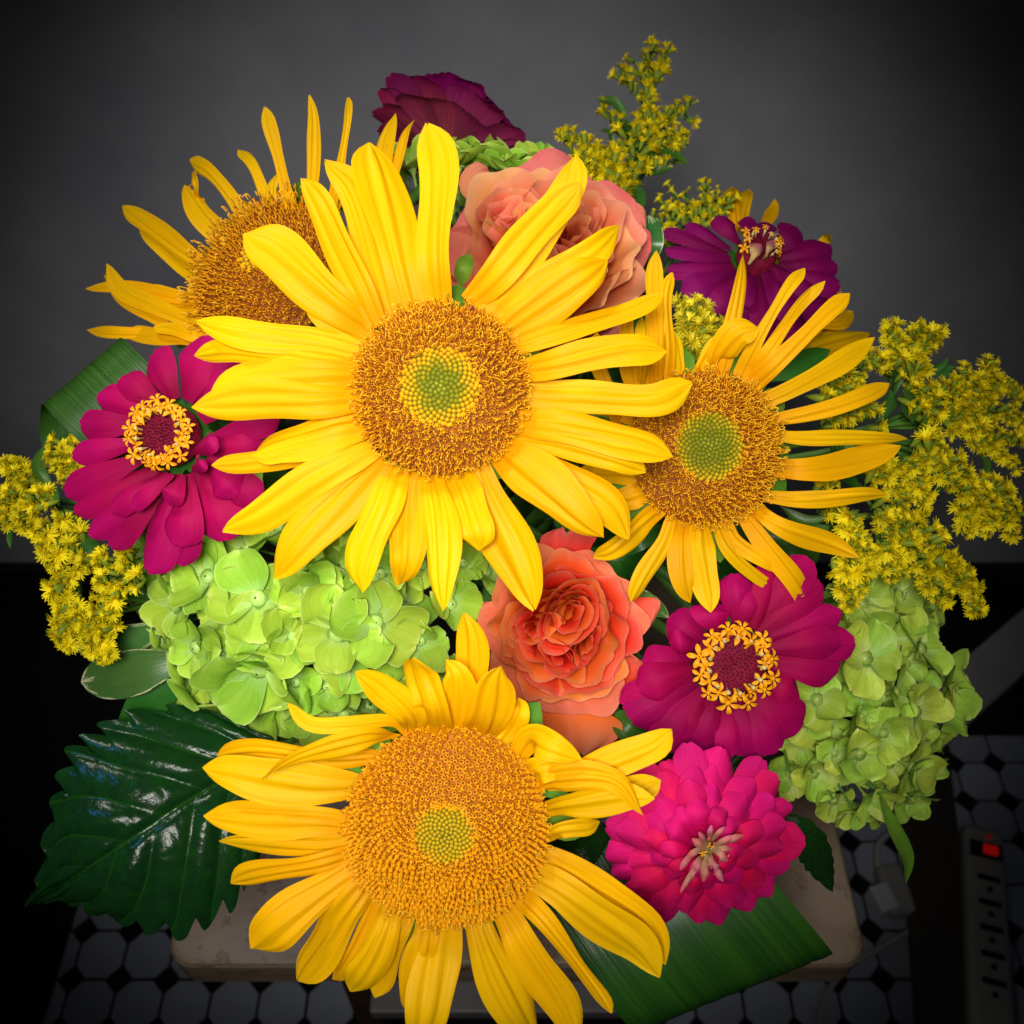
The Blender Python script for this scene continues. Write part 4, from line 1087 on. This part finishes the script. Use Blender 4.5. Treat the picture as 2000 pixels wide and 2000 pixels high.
# ------------------------------------------------------------------ goldenrod
def head_mesh(v, ymat, open_=True):
    r = random.Random(v)
    a = Acc()
    V, F = lathe([(.06, -.8), (.16, -.65), (.24, -.3), (.26, 0), (.2, .1)], 7); a.add(V, F, 0)
    n = 30 if open_ else 10
    for k in range(n):
        an = k * 2.39996 + r.uniform(-.2, .2); q = math.sqrt((k + .5) / n)
        sp = .72 * q if open_ else .3 * q
        c, s = math.cos(an), math.sin(an); L = r.uniform(.45, .8) * (1 if open_ else .55)
        V, F, uv = sheet([(c * .14 * q, s * .14 * q, .0), (c * (.14 + sp * .4), s * (.14 + sp * .4), .5 * L), (c * (.14 + sp), s * (.14 + sp), (.95 - .25 * q) * L)], .20, (c * -.5, s * -.5, 1.0), prof='guard', nu=3, nv=4, cup=.5)
        a.add(V, F, 1, uv)
    return a.mesh('flower_head', [M['olive'], ymat])
HEADS = [head_mesh(v, M['gold']) for v in range(4)]
HEADSB = [head_mesh(v + 10, M['goldbright']) for v in range(3)]
BUDS = [head_mesh(v + 20, M['gold'], False) for v in range(2)]

def goldenrod(label, root, branches, d, leaves=(), size=21, bright=False, seed=0, face=(0, .15, 1), spacing=15, budfrac=.05):
    size *= 1.16; spacing *= .74
    rr = random.Random(seed)
    rootp = P(*root, d + .035)
    th = thing('goldenrod', label, 'goldenrod', rootp, 'goldenrod sprays of the bouquet')
    a = Acc(); tot = 0
    for br in branches:
        pts, dens = br[0], (br[1] if len(br) > 1 else 1.0)
        dd = br[2] if len(br) > 2 else 0.0
        base = [P(x, y, d + dd + .006) for x, y in pts]
        P3 = [rootp] + base if len(br) <= 3 else base
        V, F, uv = tube(P3, .0013, .0006, 5, 18); a.add(V, F, 0, uv)
        L = sum(math.dist(pts[i], pts[i + 1]) for i in range(len(pts) - 1))
        n = max(2, int(L / spacing * dens))
        cs = spline([(x, y, 0) for x, y in pts], n + 1)
        for i in range(n + 1):
            t = i / n
            x, y = cs[i, 0], cs[i, 1]
            j = min(n, i + 1); k0 = max(0, i - 1)
            tx, ty = cs[j, 0] - cs[k0, 0], cs[j, 1] - cs[k0, 1]; l = math.hypot(tx, ty) + 1e-6; tx, ty = tx / l, ty / l
            for side in (1, -1):
                if rr.random() < .12: continue
                off = rr.uniform(2, 15) * (1.2 - .7 * t)
                hx, hy = x - ty * off * side + rr.uniform(-5, 5), y + tx * off * side + rr.uniform(-5, 5)
                dz = rr.uniform(-.007, .004)
                s = size * rr.uniform(.65, 1.2) * (1.15 - .35 * t)
                dirv = (-ty * side * .7 + tx * .55, -(tx * side * .7 + ty * .55))
                nv = face[0] * RT + face[1] * UP - face[2] * FW * rr.uniform(.5, 1.2) + RT * dirv[0] * 1.1 + UP * dirv[1] * 1.1 + RT * rr.uniform(-.4, .4) + UP * rr.uniform(-.4, .4)
                pos = P(hx, hy, d + dd + dz)
                me = rr.choice(BUDS) if rr.random() < budfrac else rr.choice(HEADSB if bright else HEADS)
                place('flower_head', me, th, pos, nv, s * d / FPX, rr.uniform(0, 6)); tot += 1
                q = pos - nrm(nv) * s * d / FPX * .95
                V, F, uv = tube([q, P(x - tx * 12, y - ty * 12, d + dd + .006)], .0004, .0006, 4, 4); a.add(V, F, 0, uv)
    tgt = VASE_TOP + np.array([rr.uniform(-.03, .03), rr.uniform(-.03, .03), 0])
    V, F, uv = tube([rootp, (rootp + tgt) / 2 + np.array([0, 0, .015]), tgt, tgt + np.array([0, 0, -.1])], .0016, .002, 6, 14); a.add(V, F, 0, uv)
    link('stem', a.mesh('stem', [M['stem']], origin=th.location), th)
    for lf in leaves:
        pts, w = lf[0], lf[1]; ld = lf[2] if len(lf) > 2 else -.004
        n = len(pts)
        P3 = [P(x, y, d + ld + .006 * (1 - i / (n - 1))) for i, (x, y) in enumerate(pts)]
        add_sheet(th, 'leaf', M['leafmid'], P3, w * d / FPX, -FW + .3 * UP + RT * rr.uniform(-.6, .6), prof='leaf', nu=7, nv=12, cup=.45, wave=.05, seed=seed + n)
    return th

goldenrod('tall upright goldenrod spray standing highest against the grey wall', zt(1480, 930), [
    (zz(zt, (1500, 800), (1510, 640), (1560, 500), (1600, 330), (1605, 100)), .62), (zz(zt, (1560, 330), (1500, 290), (1440, 240)), .9), (zz(zt, (1600, 260), (1650, 190), (1690, 130)), .9), (zz(zt, (1590, 250), (1530, 190), (1490, 160)), .9),
    (zz(zt, (1580, 480), (1680, 440), (1830, 380)), .55), (zz(zt, (1700, 450), (1770, 450), (1810, 470)), .6), (zz(zt, (1530, 520), (1560, 470), (1600, 420)), 1.6), (zz(zt, (1540, 540), (1600, 480), (1650, 490)), 1.3),
    (zz(zt, (1480, 560), (1410, 460), (1350, 400)), .7), (zz(zt, (1560, 620), (1680, 570), (1790, 600)), 1.2), (zz(zt, (1600, 560), (1700, 540), (1760, 560)), 1.2), (zz(zt, (1560, 700), (1660, 690), (1740, 680)), .6)], .485,
    leaves=[(zz(zt, (1490, 470), (1420, 390), (1325, 372)), 22), (zz(zt, (1530, 680), (1650, 630), (1800, 710)), 34), (zz(zt, (1520, 720), (1600, 740), (1720, 715)), 26), (zz(zt, (1510, 620), (1480, 520), (1440, 470)), 26), (zz(zt, (1450, 850), (1510, 850), (1560, 930)), 40), (zz(zt, (1420, 640), (1390, 540), (1345, 530)), 14)], seed=41, size=20, face=(0, .7, .6), budfrac=.3)
goldenrod('short goldenrod plume leaning left beside the upright spray', zt(1440, 930), [
    (zz(zt, (1440, 860), (1390, 720), (1260, 580), (1140, 540)), 1.3), (zz(zt, (1380, 760), (1330, 680), (1200, 640)), 1.0), (zz(zt, (1430, 880), (1400, 800), (1300, 740)), 1.2), (zz(zt, (1400, 720), (1390, 640), (1340, 600)), 1.0)], .47, seed=42, size=21, face=(-.1, .6, .7))
goldenrod('low goldenrod sprig between the peach rose and the purple zinnia', zp(500, 480), [
    (zz(zp, (480, 400), (480, 220), (420, 50)), .8), (zz(zp, (470, 330), (400, 230), (350, 150)), .6), (zz(zp, (520, 360), (560, 220), (540, 90)), .8), (zz(zp, (560, 330), (680, 180), (700, 40)), 1.0), (zz(zp, (620, 300), (760, 180), (780, 80)), 1.0), (zz(zp, (660, 290), (820, 220), (880, 150)), 1.0),
    (zz(zp, (430, 380), (350, 320), (270, 260)), .5), (zz(zp, (430, 480), (430, 450), (420, 400)), .9)], .475, seed=43, size=18, face=(0, .6, .6), budfrac=.25)
goldenrod('lemon yellow goldenrod tuft above the right sunflower disc', z7(620, 700), [
    (zz(z7, (600, 620), (620, 480), (600, 360)), 1.5), (zz(z7, (620, 600), (700, 500), (690, 380)), 1.5), (zz(z7, (640, 620), (720, 560), (770, 470)), 1.4), (zz(z7, (650, 560), (660, 450), (650, 370)), 1.4), (zz(z7, (660, 620), (740, 590), (780, 530)), 1.0)], .412, seed=44, size=24, bright=True, face=(0, .4, .9), budfrac=0)
goldenrod('goldenrod plume at the upper end of the right hand cluster', z8(760, 700), [
    (zz(z8, (830, 520), (820, 350), (790, 230)), 1.4), (zz(z8, (880, 430), (930, 300), (950, 220)), 1.5), (zz(z8, (900, 460), (1000, 330), (1060, 270)), 1.5), (zz(z8, (880, 520), (940, 460), (1000, 470)), 1.1)], .425,
    leaves=[(zz(z8, (810, 620), (840, 480), (868, 345)), 30), (zz(z8, (720, 760), (780, 680), (800, 580)), 26), (zz(z8, (790, 540), (795, 480), (800, 430)), 20), (zz(z8, (1000, 500), (1060, 460), (1110, 405)), 16)], seed=45)
goldenrod('long goldenrod plume reaching the right edge of the bouquet', z8(720, 780), [
    (zz(z8, (880, 620), (1000, 590), (1120, 570), (1200, 480)), 1.4), (zz(z8, (950, 680), (1100, 640), (1260, 560), (1340, 440)), 1.2), (zz(z8, (1150, 620), (1300, 580), (1440, 560), (1500, 620)), 1.3), (zz(z8, (1100, 740), (1250, 720), (1400, 700), (1500, 760)), 1.5), (zz(z8, (1150, 760), (1280, 850), (1400, 940), (1470, 990)), 1.5), (zz(z8, (1200, 660), (1300, 620), (1380, 500)), 1.2), (zz(z8, (1230, 800), (1380, 830), (1500, 850)), 1.2), (zz(z8, (1130, 680), (1200, 700), (1260, 780)), 1.2)], .425,
    leaves=[(zz(z8, (920, 760), (905, 660), (878, 575)), 34), (zz(z8, (910, 880), (950, 800), (995, 700)), 28), (zz(z8, (1320, 650), (1280, 600), (1265, 535)), 22), (zz(z8, (1270, 930), (1310, 980), (1305, 1060)), 18), (zz(z8, (1300, 560), (1350, 540), (1395, 535)), 14), (zz(z8, (1040, 520), (1100, 480), (1150, 460)), 22)], seed=46)
goldenrod('goldenrod plume drooping down the right side over the grey wall', z8(760, 860), [
    (zz(z8, (960, 880), (1040, 890), (1100, 960)), 1.5), (zz(z8, (980, 940), (1100, 1040), (1220, 1150), (1290, 1260)), 1.6), (zz(z8, (1100, 960), (1200, 1050), (1290, 1140)), 1.3), (zz(z8, (1230, 1150), (1330, 1200), (1420, 1240), (1470, 1360)), 1.5), (zz(z8, (1300, 1120), (1390, 1130), (1480, 1260)), 1.4), (zz(z8, (1190, 1180), (1220, 1270), (1200, 1360)), 1.2), (zz(z8, (1290, 1240), (1330, 1290), (1340, 1340)), 1.2), (zz(z8, (1000, 860), (1020, 840), (1040, 810)), 1.4)], .415,
    leaves=[(zz(z8, (900, 1100), (955, 1200), (945, 1320)), 24), (zz(z8, (1010, 1010), (1060, 1090), (1040, 1150)), 18)], seed=47)
goldenrod('lowest right goldenrod plume trailing over the olive hydrangea', z8(720, 1260), [
    (zz(z8, (850, 1330), (950, 1330), (1060, 1400), (1130, 1500)), 1.5), (zz(z8, (880, 1400), (940, 1480), (1000, 1640)), 1.3), (zz(z8, (1040, 1480), (1120, 1570), (1220, 1670), (1250, 1790)), 1.6), (zz(z8, (1040, 1580), (1050, 1670), (1110, 1720)), 1.3), (zz(z8, (1140, 1560), (1200, 1600), (1260, 1720)), 1.3), (zz(z8, (760, 1390), (790, 1440), (850, 1560)), 1.2), (zz(z8, (740, 1500), (800, 1560), (830, 1590)), 1.2)], .41, seed=48)
goldenrod('goldenrod plume just right of the right sunflower petals', z8(520, 1000), [
    (zz(z8, (640, 1010), (740, 980), (840, 980)), 1.4), (zz(z8, (700, 1050), (800, 1040), (870, 1150)), 1.4), (zz(z8, (750, 1200), (800, 1200), (860, 1180)), 1.2), (zz(z8, (740, 1260), (780, 1310), (800, 1360)), 1.4), (zz(z8, (880, 960), (960, 1080), (980, 1250)), 1.3), (zz(z8, (700, 800), (720, 830), (750, 840)), 1.0), (zz(z8, (420, 1120), (470, 1090), (500, 1080)), .9), (zz(z8, (440, 1230), (500, 1230), (550, 1250)), 1.1), (zz(z8, (480, 560), (560, 520), (700, 400)), 1.2), (zz(z8, (430, 620), (520, 600), (620, 560)), 1.0), (zz(z8, (460, 760), (580, 700), (720, 660)), 1.0), (zz(z8, (600, 480), (680, 430), (760, 420)), 1.2)], .412,
    leaves=[(zz(z8, (620, 1110), (570, 1070), (497, 1052)), 32), (zz(z8, (200, 1210), (330, 1290), (470, 1270)), 24)], seed=49)
goldenrod('goldenrod plume hanging over the magenta zinnia at the right', z8(480, 1330), [
    (zz(z8, (590, 1270), (600, 1340), (640, 1420)), 1.6), (zz(z8, (540, 1330), (600, 1430), (690, 1450)), 1.5), (zz(z8, (560, 1420), (590, 1520), (570, 1640), (580, 1740)), 1.7), (zz(z8, (640, 1480), (640, 1570), (620, 1680)), 1.4), (zz(z8, (520, 1530), (560, 1560), (640, 1540)), 1.1)], .395, seed=50)
goldenrod('goldenrod tuft beside the folded leaf at the upper left edge', z3(480, 1000), [
    (zz(z3, (400, 900), (330, 830), (300, 730)), 1.6), (zz(z3, (420, 880), (370, 800), (390, 710)), 1.4), (zz(z3, (430, 920), (420, 880), (430, 860)), 1.0), (zz(z3, (640, 400), (660, 370), (680, 340)), 1.1)], .42,
    leaves=[(zz(z3, (290, 980), (205, 870), (240, 740)), 26), (zz(z3, (250, 960), (290, 990), (270, 960)), 20)], seed=51)
goldenrod('goldenrod sprig at the far left edge reaching out of the picture', z3(330, 1050), [
    (zz(z3, (210, 950), (110, 890), (20, 840)), 1.3), (zz(z3, (160, 930), (80, 920), (0, 880)), 1.0), (zz(z3, (110, 1010), (30, 1040), (-20, 1000)), 1.3), (zz(z3, (90, 1080), (50, 1130), (20, 1180)), 1.3), (zz(z3, (60, 1010), (10, 1060), (-20, 1120)), 1.2)], .425,
    leaves=[(zz(z3, (150, 985), (175, 920), (222, 862)), 20), (zz(z3, (110, 1140), (70, 1200), (55, 1298)), 24)], seed=52)
goldenrod('long drooping goldenrod plume below the left magenta zinnia', z3(400, 1100), [
    (zz(z3, (260, 1060), (170, 1030), (130, 1120), (190, 1210)), 1.6), (zz(z3, (330, 1120), (280, 1190), (210, 1230), (270, 1330)), 1.6), (zz(z3, (420, 1240), (350, 1180), (320, 1140)), 1.2), (zz(z3, (300, 1280), (300, 1380), (340, 1480)), 1.6), (zz(z3, (420, 1330), (370, 1280), (320, 1260)), 1.1), (zz(z3, (330, 1480), (330, 1560), (400, 1620)), 1.6), (zz(z3, (560, 1380), (490, 1370), (430, 1410)), 1.5), (zz(z3, (420, 1600), (350, 1650), (330, 1740), (370, 1830)), 1.7), (zz(z3, (440, 1700), (400, 1690), (350, 1680)), 1.1)], .412,
    leaves=[(zz(z3, (420, 1140), (470, 1250), (605, 1385)), 34), (zz(z3, (300, 970), (315, 1020), (320, 1070)), 14), (zz(z3, (380, 1210), (390, 1170), (400, 1130)), 22)], seed=53)
goldenrod('goldenrod sprig over the variegated leaf left of the lime hydrangea', z3(830, 1600), [
    (zz(z3, (640, 1560), (600, 1580), (600, 1650)), 1.6), (zz(z3, (560, 1650), (500, 1720), (500, 1810), (560, 1900)), 1.7), (zz(z3, (600, 1660), (560, 1760), (590, 1870)), 1.4), (zz(z3, (580, 1500), (540, 1520), (530, 1560)), 1.0), (zz(z3, (740, 1480), (700, 1470), (690, 1520)), 1.2), (zz(z3, (690, 1340), (640, 1340), (620, 1370)), 1.0), (zz(z3, (720, 1380), (700, 1400), (690, 1420)), 1.0), (zz(z3, (600, 1460), (560, 1470), (530, 1480)), .8)], .405, seed=54)

# ------------------------------------------------------------------ leaves
def leaf_thing(name, label, mat, pts, w, N=None, d0=None, **k):
    """pts: (px, py, d)"""
    P3 = [P(*p) for p in pts]
    th = thing(name, label, 'leaf', P3[0])
    dm = np.mean([p[2] for p in pts])
    add_sheet(th, 'blade', mat, P3, w * dm / FPX, -FW if N is None else N, **k)
    a = Acc()
    tgt = VASE_TOP + np.array([random.uniform(-.03, .03), random.uniform(-.03, .03), 0])
    V, F, uv = tube([P3[0], P3[0] * .8 + tgt * .2, (P3[0] + tgt) / 2, tgt, tgt - np.array([0, 0, .1])], .0010, .002, 6, 18); a.add(V, F, 0, uv)
    link('leaf_stalk', a.mesh('leaf_stalk', [M['stem']], origin=th.location), th)
    return th

def zd(f, *pts): return [(*f(x, y), d) for x, y, d in pts]
leaf_thing('serrated_leaf', 'big glossy dark green leaf with toothed edges at the lower left', M['leafdark'], zd(z4, (1500, 880, .420), (1100, 1090, .402), (750, 1320, .390), (450, 1520, .388), (185, 1690, .402)), 430,
           N=-FW + .30 * UP + .36 * RT, prof='big', nu=61, nv=120, serr=12, quilt=.021, cup=-.22, wave=.03, seed=3)
leaf_thing('folded_leaf', 'broad striped green leaf folded over at the left edge behind the magenta zinnia', M['leafmatte'], zd(z3, (960, 900, .44), (790, 700, .422), (640, 540, .412), (500, 400, .410), (440, 345, .418), (420, 400, .436), (410, 520, .446), (440, 640, .45)), 195,
           S=(.76 * RT + .65 * UP), prof='strap', nu=15, nv=40, pleat=.006, npl=6, seed=4)
leaf_thing('folded_leaf', 'broad glossy green leaf folded under the hot pink zinnia at the bottom', M['leafblade'], zd(zl, (380, -150, .425), (560, 150, .417), (780, 460, .408), (985, 715, .404), (1060, 800, .411), (1035, 770, .43), (940, 640, .45)), 405,
           S=(-.93 * RT - .37 * UP), prof='strap', nu=21, nv=44, pleat=.005, npl=9, seed=5)
leaf_thing('variegated_leaf', 'rounded green leaf with a cream notched rim below the left goldenrod', M['leafcream'], zd(z4, (1000, 370, .42), (720, 450, .418), (438, 505, .43)), 92, prof='oval', nu=17, nv=26, cup=.15, seed=6)
leaf_thing('variegated_leaf', 'half hidden green leaf behind the drooping left goldenrod plume', M['leafcream'], zd(z4, (900, 200, .43), (640, 290, .43), (385, 290, .438)), 66, prof='oval', nu=15, nv=22, cup=.15, seed=7)
leaf_thing('variegated_leaf', 'small upright green leaf with a cream rim beside the peach rose', M['leafcream'], zd(zt, (1600, 1200, .45), (1612, 1080, .445), (1590, 955, .452)), 42, prof='oval', nu=15, nv=20, cup=.1, seed=8)
leaf_thing('variegated_leaf', 'small curled pale rimmed leaf on top of the peach rose', M['leafcream'], zd(zt, (1500, 1010, .46), (1490, 960, .455), (1440, 930, .46)), 40, prof='oval', nu=11, nv=14, cup=.3, seed=9)
leaf_thing('serrated_leaf', 'small glossy dark pointed leaf over the right edge of the stone top', M['leafdark'], zd(z6, (1480, 1330, .41), (1650, 1450, .405), (1765, 1685, .415)), 70, prof='leaf', nu=21, nv=40, serr=8, quilt=.01, cup=-.3, seed=10)
leaf_thing('narrow_leaf', 'thin hanging yellow green leaf under the olive hydrangea', M['leafbright'], zd(zr, (575, 960, .42), (625, 1090, .42), (690, 1230, .425), (685, 1345, .43)), 30, prof='leaf', nu=7, nv=18, cup=.4, seed=11)
leaf_thing('green_leaf', 'dark green leaf behind the upper right petals of the right sunflower', M['leafmid'], zd(z7, (1000, 760, .42), (1180, 680, .42), (1345, 600, .43)), 50, prof='leaf', nu=9, nv=18, cup=.3, seed=12)
leaf_thing('green_leaf', 'short green leaf stub between the lime hydrangea and the big toothed leaf', M['leafmid'], zd(z4, (900, 480, .425), (800, 620, .425), (740, 760, .43)), 80, prof='strap', nu=9, nv=14, cup=.2, seed=13)
leaf_thing('green_leaf', 'slim bright sepal with a curled tip above the central disc', M['leafbright'], zd(zt, (640, 1310, .36), (660, 1220, .355), (690, 1150, .36)), 36, prof='leaf', nu=7, nv=14, cup=.4, seed=14)
leaf_thing('green_leaf', 'glossy green leaf between the lowest sunflower and the hot pink zinnia', M['leafdark'], zd(z6, (420, 1600, .40), (620, 1500, .392), (790, 1400, .40)), 90, prof='leaf', nu=15, nv=24, quilt=.008, cup=.2, seed=15)
leaf_thing('green_leaf', 'narrow variegated leaf between the coral rose and the magenta zinnia', M['leafcream'], zd(z6, (870, 330, .41), (950, 400, .405), (1040, 470, .41)), 34, prof='leaf', nu=9, nv=16, cup=.3, seed=16)
leaf_thing('green_leaf', 'olive green rounded leaf under the coral rose and the magenta zinnia', M['leafmid'], zd(z6, (960, 1010, .405), (870, 960, .40), (800, 890, .405)), 60, prof='oval', nu=11, nv=16, cup=.3, seed=17)

# dark foliage inside the bouquet, between and under the heads
rf = random.Random(77)
spots = [((700, 900), 'dark foliage sprig deep between the central sunflower and the lime hydrangea'), ((1180, 1050), 'dark foliage sprig deep under the right sunflower and the coral rose'), ((1250, 720), 'dark foliage sprig deep between the central and the right sunflower'),
         ((1480, 1120), 'dark foliage sprig behind the right magenta zinnia and the goldenrod'), ((960, 1480), 'dark foliage sprig deep behind the lowest sunflower'), ((480, 880), 'dark foliage sprig deep behind the left magenta zinnia'), ((1400, 1450), 'dark foliage sprig behind the hot pink zinnia'), ((1150, 500), 'dark foliage sprig behind the peach rose'), ((700, 1420), 'dark foliage sprig deep beneath the lime hydrangea')]
for k, ((cx, cy), lab) in enumerate(spots):
    c3 = P(cx, cy, .47)
    th = thing('foliage_sprig', lab, 'foliage', c3, 'dark foliage filling the bouquet')
    for j in range(9):
        an = j / 9 * 6.283 + rf.uniform(-.3, .3); L = rf.uniform(90, 150)
        ex, ey = cx + L * math.cos(an), cy + L * math.sin(an)
        add_sheet(th, 'leaf', M['leafmid'], [c3, P((cx + ex) / 2, (cy + ey) / 2, .45), P(ex, ey, .455 + rf.uniform(0, .02))], rf.uniform(.016, .024), -FW, prof='leaf', nu=7, nv=12, cup=.25, wave=.05, seed=k * 10 + j)
    stem_part(th, c3, -FW, .002)

# ------------------------------------------------------------------ things on the floor at the right
def floor_pt(px, py, z=0.0):
    r = FW + (px - 1000) / FPX * RT + (1000 - py) / FPX * UP
    return C0 + r * ((z - CAM_Z) / r[2])
def bar(name, p0, p1, w, h, mat, parent=None, bev=.003):
    p0, p1 = np.array(p0), np.array(p1); L = np.linalg.norm(p1 - p0)
    o = link(name, box_mesh(name, w, L, h, mat, bev), parent)
    o.rotation_euler = (0, 0, math.atan2(p1[1] - p0[1], p1[0] - p0[0]) - math.pi / 2)
    o.location = (p0 + p1) / 2 + np.array([0, 0, h / 2 + .0005])
    return o
o = bar('wooden_plank', floor_pt(1850, 2060), floor_pt(1790, 1440), .062, .02, wood_mat('dark_wood', (.03, .022, .014), (.055, .042, .028)))
tag(o, 'dark brown plank lying on the tiles between the table and the power strip', 'plank')
o = bar('painted_board', floor_pt(1795, 1440, .012), floor_pt(2080, 1190, .012), .06, .02, plain_mat('grey_paint', (.40, .39, .39), .5, .3, .4, 18))
o.location.z += .0125
tag(o, 'grey painted board lying slanted in the dark corner at the right', 'board')

pa, pb = floor_pt(1901, 1640), floor_pt(1921, 2120)
dv = nrm(pb - pa); ang = math.atan2(dv[1], dv[0]) + math.pi / 2
ps = thing('power_strip', 'white power strip with a lit red switch on the tiles at the right edge', 'power strip', (*((pa + pb) / 2)[:2], 0.0))
ps.rotation_euler = (0, 0, ang)
Lp = np.linalg.norm(pb - pa)
wp = plain_mat('ivory_plastic', (.34, .33, .30), .4, .4, .2, 30)
bk = plain_mat('black_plastic', (.01, .01, .01), .35, .4)
o = link('housing', box_mesh('housing', .044, Lp, .036, wp, .008, 4), ps); o.location = (0, 0, .0185)
o = link('switch_frame', box_mesh('switch_frame', .034, .018, .004, bk, .001), ps); o.location = (0, Lp / 2 - .030, .0375)
sw = link('switch', box_mesh('switch', .016, .011, .005, plain_mat('lit_red_switch', (.6, .01, .005), .3, .4, emit=((1, .012, .004), .12)), .002), ps); sw.location = (.004, Lp / 2 - .030, .0408)
o = link('indicator_lamp', box_mesh('indicator_lamp', .006, .006, .002, plain_mat('dim_red_lens', (.35, .02, .02), .3, .4, emit=((1, .03, .02), .04)), .001), ps); o.location = (.004, Lp / 2 - .013, .0372)
for k in range(5):
    y = Lp / 2 - .062 - k * .0278
    a = link('outlet', box_mesh('outlet', .024, .0065, .002, bk, .001), ps); a.location = (.002, y, .0369)
    g = link('ground_hole', box_mesh('ground_hole', .006, .006, .002, bk, .002), ps); g.location = (.002, y - .0125, .0369)

white = plain_mat('white_cable', (.40, .40, .40), .4, .4)
cb = thing('cable', 'white cable looping over the tiles beside the stone table', 'cable', floor_pt(1740, 1650))
cm = Acc()
V, F, uv = tube([floor_pt(*zr(700, 1110), .006), floor_pt(*zr(620, 1130), .016), floor_pt(*zr(568, 1190), .018), floor_pt(*zr(570, 1270), .014), floor_pt(*zr(600, 1320), .010)], .0038, .0038, 8, 30); cm.add(V, F, 0, uv)
link('cord', cm.mesh('cord', [white], origin=cb.location), cb)
o = bar('plug', floor_pt(*zr(590, 1290)), floor_pt(*zr(660, 1500)), .030, .022, wp, None, .006); o.parent = cb; o.location = Vector(o.location) - Vector(cb.location)
ad = bar('adapter', floor_pt(*zr(530, 1450)), floor_pt(*zr(605, 1425)), .03, .028, plain_mat('white_plastic', (.62, .63, .66), .35, .4), None, .003)
tag(ad, 'small white plug adapter lying beside the stone table', 'adapter')
c2 = thing('cable', 'thin pale cord running diagonally over the tiles below the stone table', 'cable', floor_pt(1620, 1930))
cm = Acc()
V, F, uv = tube([floor_pt(*zr(320, 1960), .004), floor_pt(*zr(345, 1820), .004), floor_pt(*zr(450, 1690), .004), floor_pt(*zr(620, 1590), .004), floor_pt(*zr(740, 1520), .0045)], .0035, .0035, 8, 30); cm.add(V, F, 0, uv)
link('cord', cm.mesh('cord', [white], origin=c2.location), c2)
